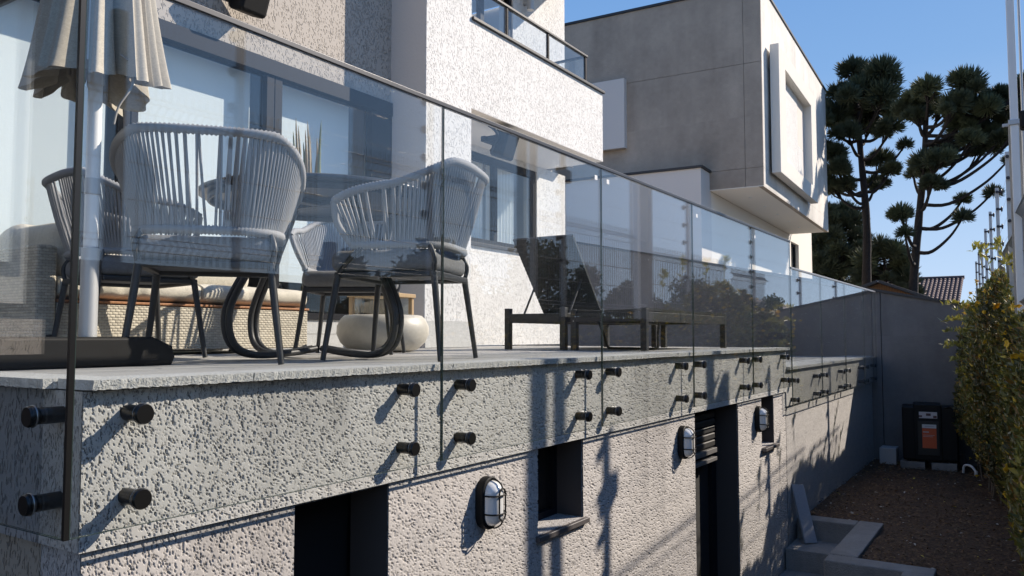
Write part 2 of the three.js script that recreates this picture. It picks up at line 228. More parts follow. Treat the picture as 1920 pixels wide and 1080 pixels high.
// ---------------------------------------------------------------- terrace: basement wall, edge beam, deck
{
  const t = thing('terrace', 'raised terrace with rough grey rendered edge beam above basement wall', 'terrace');
  const rv = 0.2, xb = -2.073;
  const holes = [[-2.35, -1.88, -2.69, -0.566], [-3.93, -3.45, -0.985, -0.562], [-6.71, -5.68, -2.69, -0.562], [-7.83, -7.41, -1.015, -0.562]];
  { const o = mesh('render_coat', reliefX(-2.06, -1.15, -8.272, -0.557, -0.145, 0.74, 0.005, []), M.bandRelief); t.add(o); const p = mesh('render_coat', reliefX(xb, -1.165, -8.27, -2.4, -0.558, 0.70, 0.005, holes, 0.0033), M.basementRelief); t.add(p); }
  const lin4 = mat([0.075, 0.065, 0.06], 0.85); for (const [a, b, c, d] of holes) part(t, 'reveal', [bx(xb - 0.198, xb - 0.009, c + 0.003, d - 0.003, a + 0.0005, a + 0.003), bx(xb - 0.198, xb - 0.009, c + 0.003, d - 0.003, b - 0.003, b - 0.0005), bx(xb - 0.198, xb - 0.009, d - 0.003, d - 0.0005, a + 0.003, b - 0.003)], lin4);
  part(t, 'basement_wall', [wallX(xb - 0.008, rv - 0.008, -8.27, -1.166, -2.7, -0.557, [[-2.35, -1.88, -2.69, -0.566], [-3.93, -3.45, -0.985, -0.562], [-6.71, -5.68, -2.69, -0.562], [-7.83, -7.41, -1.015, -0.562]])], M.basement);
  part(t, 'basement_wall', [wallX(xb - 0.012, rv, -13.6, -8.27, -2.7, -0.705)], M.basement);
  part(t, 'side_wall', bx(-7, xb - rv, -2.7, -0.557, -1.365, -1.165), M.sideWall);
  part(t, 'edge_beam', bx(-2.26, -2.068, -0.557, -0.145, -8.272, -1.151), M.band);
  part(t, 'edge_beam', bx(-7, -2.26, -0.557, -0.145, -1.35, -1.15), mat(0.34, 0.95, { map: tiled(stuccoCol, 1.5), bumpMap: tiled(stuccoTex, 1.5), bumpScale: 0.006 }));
  part(t, 'edge_beam', bx(-2.26, -2.062, -0.705, -0.335, -13.6, -8.272), M.band);
  part(t, 'floor_slab', [bx(-5.25, -2.26, -0.4, -0.15, -8.27, -1.35), bx(-9, -2.26, -0.6, -0.345, -13.6, -8.272)], M.smooth);
  // rough-edged stone copings, one piece each
  const r = rng(8), roughStone = (L, W, T, dir) => {
    const g = new THREE.BoxGeometry(W, T, L, 4, 3, Math.round(L / 0.008)), p = g.attributes.position;
    for (let i = 0; i < p.count; i++) { const x = p.getX(i), y = p.getY(i), z = p.getZ(i); if (x > W / 2 - 1e-4) { const h = Math.sin(z * 211.7 + 2 * Math.sin(z * 47)) * 0.5 + Math.sin(z * 417.1 + y * 500) * 0.5; p.setX(i, x + 0.0022 * h - (y < 0 ? 0.004 * (0.5 + 0.5 * Math.sin(z * 253 + 2 * Math.sin(z * 61))) : 0)); if (y < -T / 2 + 1e-4) p.setY(i, y + 0.0028 * (0.5 + 0.5 * Math.sin(z * 290 + 3 * Math.sin(z * 83)))); } }
    g.computeVertexNormals(); return g;
  };
  const front = [0, 1].map((k) => geo(roughStone(0.505, 0.17, 0.027)));
  for (let k = 0; k < 14; k++) shared(t, 'coping_stone', front[k % 2], M.stone, V(-2.105 + (r() - 0.5) * 0.004, DECK - 0.0125 + (r() - 0.5) * 0.002, -1.15 - 0.255 - k * 0.51));
  const side = geo(roughStone(0.505, 0.17, 0.027).rotateY(-R / 2));
  for (let k = 0; k < 7; k++) shared(t, 'coping_stone', side, M.stone, V(-2.195 - 0.255 - k * 0.51, DECK - 0.0122, -1.20));
  const low = geo(roughStone(0.66, 0.42, 0.03));
  for (let k = 0; k < 8; k++) shared(t, 'coping_stone', low, M.stone, V(-2.235, DECK2 - 0.016 + (r() - 0.5) * 0.002, -8.29 - 0.33 - k * 0.665));
  // floor planks of the terrace
  const pl = geo(rb(-0.098, 0.098, -0.028, 0, -0.598, 0.598, 0.003, 1));
  for (let i = 0; i < 15; i++) for (let j = -1; j < 6; j++) { const z = -1.88 - j * 1.2 - (i % 2) * 0.6; if (z < -7.7 || z > -1.3 - 0.57) continue; shared(t, 'deck_plank', pl, M.deck[Math.floor(r() * 4)], V(-2.295 - i * 0.2, DECK - r() * 0.0015, z)); }
  const half = geo(rb(-0.098, 0.098, -0.028, 0, -0.298, 0.298, 0.003, 1)); for (let i = 0; i < 15; i++) shared(t, 'deck_plank', half, M.deck[i % 4], V(-2.295 - i * 0.2, DECK - 0.001, i % 2 ? -1.58 : -7.58));
  const end = geo(rb(-0.098, 0.098, -0.028, 0, -0.19, 0.19, 0.003, 1)); for (let i = 0; i < 15; i++) shared(t, 'deck_plank', end, M.deck[(i + 2) % 4], V(-2.295 - i * 0.2, DECK - 0.001, -8.075));
  const pl2 = geo(rb(-0.25, 0.25, -0.028, 0, -0.4, 0.4, 0.003, 1));
  for (let i = 0; i < 6; i++) for (let j = 0; j < 6; j++) shared(t, 'deck_tile', pl2, M.deck[Math.floor(r() * 4)], V(-2.70 - i * 0.505, DECK2 - 0.004, -8.70 - j * 0.805));
  // doors and windows of the basement
  const d1 = part(t, 'door', [bx(-2.33, -2.30, -2.69, -0.566, -2.36, -1.87)], M.dark); part(d1, 'door_frame', [bx(-2.298, -2.262, -2.69, -0.6, -1.92, -1.884), bx(-2.298, -2.262, -0.6, -0.568, -2.346, -1.884)], M.frame);
  const w1 = part(t, 'window', [bx(-2.275, -2.262, -0.95, -0.6, -3.90, -3.48)], mat(0.02, 0.1)); part(w1, 'window_frame', [bx(-2.262, -2.235, -0.985, -0.95, -3.928, -3.452), bx(-2.262, -2.235, -0.6, -0.564, -3.928, -3.452), bx(-2.262, -2.235, -0.95, -0.6, -3.928, -3.895), bx(-2.262, -2.235, -0.95, -0.6, -3.485, -3.452)], M.frame);
  part(w1, 'sill', rb(-2.30, -2.048, -1.016, -0.987, -3.965, -3.43, 0.005), M.granite);
  const w2 = part(t, 'window', [bx(-2.275, -2.262, -0.98, -0.6, -7.80, -7.44)], mat(0.02, 0.1)); part(w2, 'window_frame', [bx(-2.262, -2.235, -1.013, -0.98, -7.828, -7.412), bx(-2.262, -2.235, -0.6, -0.564, -7.828, -7.412), bx(-2.262, -2.235, -0.98, -0.6, -7.828, -7.795)], M.frame);
  part(w2, 'sill', rb(-2.30, -2.028, -1.048, -1.017, -7.86, -7.395, 0.005), M.granite);
  const d2 = part(t, 'roller_shutter', [bx(-2.33, -2.30, -2.69, -0.99, -6.72, -5.67)], M.dark);
  for (let k = 0; k < 5; k++) part(d2, 'slat', rb(-2.25, -2.205, -0.62 - 0.058 * k - 0.05, -0.62 - 0.058 * k, -6.52, -5.69, 0.012), mat([0.035, 0.034, 0.033], 0.5));
  part(d2, 'bottom_bar', [rb(-2.25, -2.19, -0.955, -0.915, -6.52, -5.69, 0.004), rb(-2.25, -2.19, -1.02, -0.99, -6.52, -5.69, 0.004)], mat([0.16, 0.155, 0.15], 0.4));
  part(d2, 'jamb', bx(-2.297, -2.265, -2.69, -0.565, -6.708, -6.6), M.frame);
  part(t, 'interior', [bx(-2.9, -2.34, -2.7, -0.58, -2.5, -1.7), bx(-2.9, -2.34, -2.7, -0.58, -6.9, -5.5)], M.dark);
  part(t, 'downpipe', rod(V(-2.10, -0.7, -8.31), V(-2.10, -2.6, -8.31), 0.02, 0.02, 10), M.frame);
}

// ---------------------------------------------------------------- glass guard
{
  const G = 'glass guard panels along the terrace edge';
  const standoffX = (y, z) => [rod(V(-2.062, y, z), V(XG - 0.006, y, z), 0.022, 0.022, 20), rod(V(XG + 0.006, y, z), V(XG + 0.016, y, z), 0.028, 0.028, 24), rod(V(XG + 0.0165, y, z), V(XG + 0.022, y, z), 0.028, 0.025, 24)];
  const ringX = (y, z) => [new THREE.TorusGeometry(0.0272, 0.0012, 6, 28).rotateY(R / 2).translate(XG + 0.0058, y, z)];
  function panel(z0, z1, top, bot, yb, label, stickers = [], specks = 0) {
    const t = thing('glass_panel', label, 'glass panel', [0, 0, 0], 0, G), h = 0.005;
    part(t, 'pane', bx(XG - h, XG + h, bot, top, z0 + 0.0035, z1 - 0.0035), M.glass);
    part(t, 'glass_edge', [bx(XG - h, XG + h, bot, top, z0 + 0.0015, z0 + 0.0033), bx(XG - h, XG + h, bot, top, z1 - 0.0033, z1 - 0.0015), bx(XG - h, XG + h, bot - 0.0018, bot - 0.0002, z0 + 0.0035, z1 - 0.0035)], M.glassEdge);
    for (const y of yb) for (const z of [z0 + 0.185, z1 - 0.185]) { const s = part(t, 'standoff', standoffX(y, z), M.bolt); part(s, 'ring', ringX(y, z), M.steel); }
    if (specks) { const r = rng(900 + specks), g = []; for (let k = 0; k < specks; k++) g.push(new THREE.CylinderGeometry(1, 1, 0.0006, 7).rotateZ(R / 2).scale(1, 0.0012 + 0.003 * r() * r(), 0.0012 + 0.0035 * r() * r()).translate(XG + h + 0.0006, lerp(bot + 0.5, top - 0.05, r()), lerp(z0 + 0.05, z1 - 0.05, r()))); part(t, 'dirt_specks', g, M.whiteMetal).userData.kind = 'stuff'; }
    for (const [y, z] of stickers) part(t, 'sticker', bx(XG + h + 0.0004, XG + h + 0.001, y - 0.013, y + 0.013, z - 0.016, z + 0.016), M.whiteMetal);
  }
  const J = [-1.087, -2.577, -4.025, -5.475, -6.93, -8.262], what = ['first front glass guard panel from the corner, before the round table', 'second front glass guard panel, before the single turned rope chair', 'third front glass guard panel, before the raised lounger back', 'fourth front glass guard panel, before the foot of the loungers', 'fifth and narrowest-looking glass guard panel at the terrace step'];
  for (let k = 0; k < 5; k++) panel(J[k + 1], J[k], 0.94, -0.498, [-0.207, -0.43], what[k], k === 1 ? [[0.88, J[2] + 0.07]] : k === 2 ? [[0.88, J[2] - 0.08]] : k === 3 ? [[0.87, J[3] - 0.09]] : k === 4 ? [[0.87, J[4] - 0.1]] : [], [0, 6, 22, 18, 14][k]);
  const K = [-8.268, -9.66, -11.08, -12.5, -13.55], what2 = ['first glass panel of the lower guard past the terrace step', 'second glass panel of the lower guard above the planting bed', 'third glass panel of the lower guard above the planting bed', 'last glass panel of the lower guard beside the dark end wall'];
  for (let k = 0; k < 4; k++) panel(K[k + 1], K[k], 0.675, -0.70, [-0.452, -0.648], what2[k], [], 22);
  const t = thing('glass_panel', 'glass guard panel turning the near terrace corner at the left', 'glass panel', [0, 0, 0], 0, G), zc = -1.08;
  part(t, 'pane', bx(-3.45, -2.004, -0.498, 0.94, zc - 0.005, zc + 0.005), M.glass);
  part(t, 'glass_edge', [bx(-3.45, -2.004, -0.5, -0.4982, zc - 0.005, zc + 0.005)], M.glassEdge);
  part(t, 'corner_trim', [bx(-2.0035, -1.992, -0.5, 0.965, zc - 0.0065, zc + 0.0065)], M.blackTrim);
  for (const y of [-0.207, -0.43]) for (const x of [-2.16, -3.27]) {
    const s = part(t, 'standoff', [rod(V(x, y, -1.152), V(x, y, zc - 0.006), 0.022, 0.022, 20), rod(V(x, y, zc + 0.006), V(x, y, zc + 0.016), 0.028, 0.028, 24), rod(V(x, y, zc + 0.0165), V(x, y, zc + 0.022), 0.028, 0.025, 24)], M.bolt);
    part(s, 'ring', [new THREE.TorusGeometry(0.0275, 0.0022, 6, 28).translate(x, y, zc + 0.0065)], M.steel);
  }
  single('cap_rail', [rb(XG - 0.011, XG + 0.011, 0.9415, 0.961, -8.266, -1.09, 0.003, 1), rb(-3.45, -2.0125, 0.9415, 0.966, zc - 0.012, zc + 0.012, 0.003, 1)], M.rail, 'slim dark metal cap rail along the top of the upper glass guard', 'rail');
  single('cap_rail', [rb(XG - 0.012, XG + 0.012, 0.677, 0.697, -13.55, -8.27, 0.003, 1)], mat([0.30, 0.31, 0.33], 0.4, { metalness: 0.4 }), 'slim grey metal cap rail on the lower glass guard', 'rail');
}

// ---------------------------------------------------------------- the house
{
  const t = thing('modern_house', 'modern house with white textured balcony box and dark framed windows', 'house');
  const XL = -5.25, XB = -4.8, XW = -5.7;
  // left block: big sliding window under a beige band
  part(t, 'facade_wall', [wallX(XL, 0.25, -5.92, 0.5, 2.302, 6.2), bx(-5.5, XL - 0.002, DECK, 0.142, -5.92, 0.5)], M.beige);
  const r = rng(3);
  for (let j = 0; j < 2; j++) for (let k = 0; k < 9; k++) part(t, 'plinth_block', rb(XL - 0.01, XL + 0.012, DECK + 0.002 + j * 0.13, DECK + 0.129 + j * 0.13, -5.915 + k * 0.6 - (j ? 0.3 : 0) + (j && !k ? 0.3 : 0), -5.92 + (k + 1) * 0.6 - (j ? 0.3 : 0), 0.003, 1), M.stone);
  const sw = part(t, 'sliding_window', [bx(-5.31, XL + 0.03, 2.172, 2.30, -5.92, 0.5), bx(-5.31, XL + 0.03, 0.145, 0.20, -5.92, 0.5), bx(-5.31, XL + 0.02, 0.20, 2.172, -5.92, -5.63)], M.frame);
  for (const [a, b] of [[-4.54, -4.465], [-4.455, -4.38], [-3.25, -3.20], [-3.19, -3.14], [-1.9, -1.82]]) part(sw, 'mullion', bx(-5.30, XL + 0.012, 0.20, 2.172, a, b), M.frame);
  for (const [a, b] of [[-5.63, -4.54], [-4.38, -3.25], [-3.14, -1.9], [-1.82, 0.4]]) { part(sw, 'pane', bx(-5.285, -5.279, 0.21, 2.165, a + 0.01, b - 0.01), M.pane); part(sw, 'blind', bx(-5.435, -5.43, 0.47, 2.20, a + 0.02 + (a < -5 ? 0.09 : 0), b - 0.03), M.blind); }
  part(t, 'interior', [bx(-7.6, -7.5, DECK, 5.1, -10.2, 0.5), bx(-7.5, -5.51, 0.1, 0.14, -5.9, 0.5), bx(-7.5, -5.51, 2.45, 2.6, -10.2, 0.5)], M.room);
  // tower between the blocks, with textured front and smooth grey flank
  part(t, 'tower', bx(-5.60, XB - 0.014, DECK, 6.2, -6.66, -5.921), M.smooth);
  part(t, 'tower_front', bx(XB - 0.0135, XB, 0.145, 6.2, -6.662, -5.919), M.white);
  part(t, 'plinth_block', rb(XB - 0.013, XB + 0.006, DECK + 0.002, 0.143, -6.66, -5.92, 0.003, 1), M.stone);
  // balcony box
  part(t, 'balcony_parapet', bx(XB - 0.16, XB, 2.371, 3.31, -9.73, -6.663), M.white);
  part(t, 'balcony_parapet', bx(XW - 1.6, XB - 0.161, 2.371, 3.31, -9.728, -9.57), M.smooth);
  part(t, 'soffit', bx(XW + 0.002, XB - 0.002, 2.366, 2.60, -9.565, -6.663), M.soffit);
  part(t, 'soffit', bx(XW + 0.002, XB - 0.162, 2.367, 2.37, -9.727, -9.567), M.soffit);
  part(t, 'coping', [rb(XB - 0.19, XB + 0.03, 3.312, 3.345, -9.76, -6.664, 0.004, 1)], M.flashing);
  const rl = part(t, 'balcony_railing', [rb(XB - 0.11, XB - 0.06, 3.735, 3.765, -9.43, -6.664, 0.006, 1), rb(XB - 0.10, XB - 0.07, 3.39, 3.415, -9.40, -6.664, 0.004, 1), rb(XW, XB - 0.11, 3.735, 3.765, -9.43, -9.385, 0.006, 1)], M.flashing);
  for (const z of [-6.70, -7.46, -8.39, -9.385]) part(rl, 'post', rb(XB - 0.10, XB - 0.07, 3.346, 3.735, z - 0.018, z + 0.018, 0.004, 1), M.frame);
  for (const [a, b] of [[-7.44, -6.72], [-8.37, -7.48], [-9.365, -8.41]]) part(rl, 'pane', bx(XB - 0.089, XB - 0.081, 3.42, 3.733, a, b), M.pane);
  part(rl, 'pane', bx(XW + 0.1, XB - 0.12, 3.40, 3.733, -9.41, -9.402), M.pane);
  // recessed wall under and over the balcony
  part(t, 'facade_wall', wallX(XW, 0.22, -10.29, -6.64, DECK, 2.366, [[-9.48, -7.84, 1.155, 2.29]]), M.white);
  part(t, 'facade_wall', wallX(XW, 0.22, -10.29, -6.64, 2.60, 5.1, [[-8.86, -7.0, 2.62, 4.6]]), M.white);
  part(t, 'end_wall', bx(-7.5, XW - 0.22, DECK, 5.1, -10.29, -10.1), M.smooth);
  const w = part(t, 'window', [bx(-5.80, -5.72, 2.20, 2.29, -9.48, -7.84), bx(-5.80, -5.72, 1.157, 1.215, -9.48, -7.84), bx(-5.80, -5.72, 1.215, 2.20, -9.48, -9.42), bx(-5.80, -5.72, 1.215, 2.20, -7.90, -7.84), bx(-5.79, -5.725, 1.215, 2.20, -8.53, -8.45)], M.frame);
  part(w, 'pane', bx(-5.765, -5.759, 1.215, 2.20, -9.42, -8.53), M.pane); part(w, 'pane', bx(-5.765, -5.759, 1.215, 2.20, -8.45, -7.90), M.pane);
  part(w, 'sill', rb(-5.72, -5.665, 1.11, 1.154, -9.50, -7.82, 0.004, 1), M.flashing);
  const drape = (x, z0, z1, y0, y1, pitch, amp, seed) => { const n = Math.round((z0 - z1) / 0.012), g = new THREE.PlaneGeometry(1, y1 - y0, n, 1), p = g.attributes.position, q = rng(seed), ph = q() * 9; for (let i = 0; i < p.count; i++) { const u = p.getX(i) + 0.5, z = lerp(z0, z1, u); p.setXYZ(i, x + amp * Math.sin(z / pitch * 6.283 + ph + 1.3 * Math.sin(z * 7)), p.getY(i) + (y0 + y1) / 2, z); } g.computeVertexNormals(); return g; };
  M.curtain.side = THREE.DoubleSide;
  part(w, 'curtain', drape(-5.90, -7.86, -8.42, 1.0, 2.3, 0.085, 0.022, 4), M.curtain); part(w, 'curtain', drape(-5.90, -8.55, -9.16, 1.0, 2.3, 0.085, 0.022, 9), M.curtain);
  const bd = part(t, 'balcony_door', [bx(-5.80, -5.72, 4.53, 4.6, -8.86, -7.0), bx(-5.80, -5.72, 2.62, 4.53, -8.86, -8.79), bx(-5.80, -5.72, 2.62, 4.53, -7.06, -7.0), bx(-5.79, -5.725, 2.62, 4.53, -8.22, -8.14)], M.frame);
  part(bd, 'pane', bx(-5.765, -5.759, 2.62, 4.53, -8.79, -7.06), M.pane); part(bd, 'curtain', drape(-5.90, -7.0, -8.2, 2.6, 4.6, 0.1, 0.025, 2), M.curtain);
  part(t, 'roof_slab', [bx(-7.6, -4.9, 5.1, 5.36, -10.06, -6.664), bx(-7.6, -5.502, 6.2, 6.4, -6.66, 0.5)], M.soffit);
  part(t, 'wall_lamp', [rod(V(-5.60, 4.46, -9.15), V(-5.60, 4.70, -9.15), 0.05, 0.05, 20), bx(-5.698, -5.64, 4.55, 4.62, -9.18, -9.12)], M.galv);
  part(t, 'end_wall', bx(-7.5, -5.502, DECK, 6.2, 0.3, 0.5), M.smooth);
}
function speaker(label, pos, turn) {
  const t = thing('wall_speaker', label, 'speaker', pos, turn, 'outdoor speakers on the house');
  part(t, 'cabinet', rb(-0.13, 0.13, -0.16, 0.16, 0.06, 0.24, 0.035, 4).rotateX(0.35), M.plasticBlack);
  part(t, 'bracket', [tube([V(-0.14, 0.15, 0.02), V(-0.175, 0.10, 0.10), V(-0.18, 0, 0.17), V(-0.175, -0.10, 0.12), V(-0.15, -0.14, 0.05)], 0.016, 16, 8), rb(-0.19, 0.12, -0.03, 0.03, -0.06, 0.0, 0.006), rb(-0.16, -0.13, -0.03, 0.03, -0.03, 0.15, 0.006)], M.plasticBlack);
  part(t, 'screw', [new THREE.SphereGeometry(0.012, 10, 8).translate(0.02, -0.155, 0.13), new THREE.SphereGeometry(0.012, 10, 8).translate(-0.06, -0.155, 0.13)], M.steel);
  return t;
}
speaker('black curved outdoor speaker under the balcony soffit above the window', [-5.02, 2.20, -7.42], R / 2);
speaker('black outdoor speaker on the beige wall above the big window', [-5.19, 2.74, -4.05], R / 2);

// ---------------------------------------------------------------- neighbour's house
{
  const t = thing('concrete_house', 'neighbouring house with grey concrete box cantilevered over pale ground floor', 'house', [-4.40, 0, -16.2], THREE.MathUtils.degToRad(2.84));
  part(t, 'core', bx(-10, -0.03, 3.045, 7.17, -8.25, -0.03), M.concrete);
  for (const [a, b] of [[-10, -0.364], [-0.356, 0]]) for (const [c, d] of [[3.04, 3.416], [3.424, 5.596], [5.604, 7.2]]) part(t, 'concrete_panel', bx(a, b, c, d, -0.03, 0), M.concrete);
  for (const [c, d] of [[3.04, 3.416], [3.42, 5.596], [5.6, 7.2]]) part(t, 'concrete_panel', bx(-0.03, 0.002, c, d, -8.28, -0.0305), M.concreteSunlit);
  part(t, 'roof_edge', [rb(-10, 0.03, 7.202, 7.26, -8.3, 0.03, 0.006, 1)], M.flashing);
  part(t, 'soffit', bx(-1.1, -0.002, 3.025, 3.04, -8.27, -0.002), M.cream);
  part(t, 'soffit_edge', [bx(-0.10, 0.0, 3.02, 3.0248, -8.28, 0)], M.concrete);
  for (let k = 0; k < 5; k++) part(t, 'downlight', rod(V(-0.55, 3.012, -1.2 - k * 1.4), V(-0.55, 3.0249, -1.2 - k * 1.4), 0.035, 0.035, 14), M.whiteMetal);
  part(t, 'ground_wall', bx(-10, -1.1, -2.7, 3.02, -8.30, -0.1), M.cream);
  part(t, 'ground_wall', [wallX(-1.1, 0.25, -12.1, -8.31, -2.7, 3.5, [[-9.75, -8.5, 1.35, 2.85]]), bx(-10, -1.35, -2.7, 3.5, -12.1, -11.9), bx(-10, -1.1, 3.505, 3.6, -12.2, -8.31)], M.cream);
  const w = part(t, 'window', [bx(-1.28, -1.2, 2.78, 2.85, -9.75, -8.5), bx(-1.28, -1.2, 1.35, 1.42, -9.75, -8.5), bx(-1.28, -1.2, 1.42, 2.78, -9.75, -9.66), bx(-1.28, -1.2, 1.42, 2.78, -8.59, -8.5), bx(-1.28, -1.2, 1.42, 2.78, -9.16, -9.08)], M.frame);
  part(w, 'pane', bx(-1.245, -1.239, 1.42, 2.78, -9.66, -8.59), M.pane); part(w, 'blind', bx(-1.34, -1.33, 1.3, 2.9, -9.74, -9.1), M.blind);
  // white projecting window frame on the street side
  const s = new THREE.Shape([[0.5, 3.38], [5.0, 3.38], [5.0, 6.08], [0.5, 6.08]].map((p) => new THREE.Vector2(...p)));
  s.holes.push(new THREE.Path([[1.15, 3.72], [4.3, 3.72], [4.3, 5.72], [1.15, 5.72]].map((p) => new THREE.Vector2(...p))));
  part(t, 'window_surround', new THREE.ExtrudeGeometry(s, { depth: 0.17, bevelEnabled: true, bevelSize: 0.006, bevelThickness: 0.006, bevelSegments: 1 }).rotateY(R / 2).translate(0.07, 0, 0), M.surround);
  part(t, 'window_surround', bx(0.004, 0.063, 3.5, 5.95, -4.8, -0.75), M.flashing);
  part(t, 'window_panel', [bx(0.065, 0.08, 3.73, 5.71, -3.35, -1.16), bx(0.065, 0.08, 3.73, 4.55, -3.9, -3.36)], M.white);
  part(t, 'window_panel', [bx(0.0645, 0.07, 4.56, 5.71, -4.29, -3.36), bx(0.0645, 0.07, 3.73, 4.55, -4.29, -3.91)], M.smooth);
  // white boxes on the shaded flank
  part(t, 'white_panel', bx(-5.6, -2.93, 4.13, 5.68, 0.002, 0.15), M.smooth);
  const c = part(t, 'annex', bx(-5.4, -1.1, -2.7, 3.40, -0.098, 0.62), M.smooth); part(c, 'annex_coping', rb(-5.42, -1.06, 3.402, 3.45, -0.12, 0.66, 0.005, 1), M.flashing);
}
// end wall with its sloping top
{
  const top = (x) => 0.682 - 0.2055 * (x + 1.931), s = new THREE.Shape([[-9, -2.7], [-0.32, -2.7], [-0.32, top(-0.32)], [-9, top(-9)]].map((p) => new THREE.Vector2(...p)));
  const t = thing('boundary_wall', 'dark grey rendered boundary wall with sloping top closing the yard', 'wall');
  const a = new THREE.Shape([[-9, -2.7], [-1.936, -2.7], [-1.936, top(-1.936)], [-9, top(-9)]].map((p) => new THREE.Vector2(...p))), b = new THREE.Shape([[-1.926, -2.7], [-0.32, -2.7], [-0.32, top(-0.32)], [-1.926, top(-1.926)]].map((p) => new THREE.Vector2(...p)));
  for (const q of [a, b]) part(t, 'wall_panel', new THREE.ExtrudeGeometry(q, { depth: 0.18, bevelEnabled: false }).translate(0, 0, -13.78), M.endWall);
  const cp = new THREE.Shape([[-9, top(-9) + 0.002], [-0.3, top(-0.3) + 0.002], [-0.3, top(-0.3) + 0.04], [-9, top(-9) + 0.04]].map((p) => new THREE.Vector2(...p)));
  part(t, 'wall_coping', new THREE.ExtrudeGeometry(cp, { depth: 0.24, bevelEnabled: false }).translate(0, 0, -13.81), M.flashing);
}
// far houses behind the end wall
{
  const t = thing('garden_shed', 'timber gable shed behind the dark end wall', 'shed');
  const g = (h, x0, x1) => new THREE.Shape([[-8, -2.7], [-1.0, -2.7], [-1.0, 0.46], [-3.0, 1.27], [-8, -0.6]].map((p) => new THREE.Vector2(...p)));
  part(t, 'gable', new THREE.ExtrudeGeometry(g(), { depth: 4, bevelEnabled: false }).translate(0, 0, -25.1), M.timber);
  const slope = (x0, y0, x1, y1) => { const d = V(x1 - x0, y1 - y0, 0), L = d.length(); return rb(-L / 2, L / 2, 0, 0.07, -25.2, -20.8, 0.01, 1).rotateZ(Math.atan2(d.y, d.x)).translate((x0 + x1) / 2, (y0 + y1) / 2, 0); };
  part(t, 'roof', [slope(-3.0, 1.275, -0.6, 0.31), slope(-8.3, -0.7, -3.0, 1.275)], M.flashing);
  const h = thing('tiled_house', 'low house with brown barrel tile roof beyond the end wall', 'house');
  part(h, 'wall', bx(-9, -2.2, -2.7, 1.2, -39, -33.6), M.cream);
  const A = V(0, 1.18, -33.3), B = V(0, 2.27, -36), n = 30, rows = 12, tiles = [];
  part(h, 'roof_deck', [rb(-9.2, -2.1, -0.05, 0.0, 0, A.distanceTo(B) + 0.02, 0.01, 1).rotateX(-Math.atan2(B.y - A.y, A.z - B.z) + R).scale(1, 1, 1).rotateX(0)].map((q) => q.scale(1, 1, 1)).map((q) => q.translate(0, 0, 0)).map(() => { const L = A.distanceTo(B), q = rb(-9.2, -2.1, -0.06, -0.01, -L / 2, L / 2, 0.01, 1); return q.rotateX(Math.atan2(B.y - A.y, A.z - B.z)).translate(0, (A.y + B.y) / 2, (A.z + B.z) / 2); }), M.tile);
  for (let i = 0; i < 48; i++) for (let j = 0; j < rows; j++) { const x = -9.1 + i * 0.147 + 0.07, a = A.clone().lerp(B, j / rows), b = A.clone().lerp(B, (j + 1.12) / rows); a.x = b.x = x; a.y += 0.025; tiles.push(rod(a, b, 0.052, 0.042, 7)); }
  const tl = part(h, 'roof_tiles', tiles, mat([0.21, 0.15, 0.135], 0.85)); tl.userData.kind = 'stuff';
  part(h, 'ridge', rod(V(-9.2, 2.31, -36.02), V(-2.05, 2.31, -36.02), 0.07, 0.07, 8), M.tile);
}

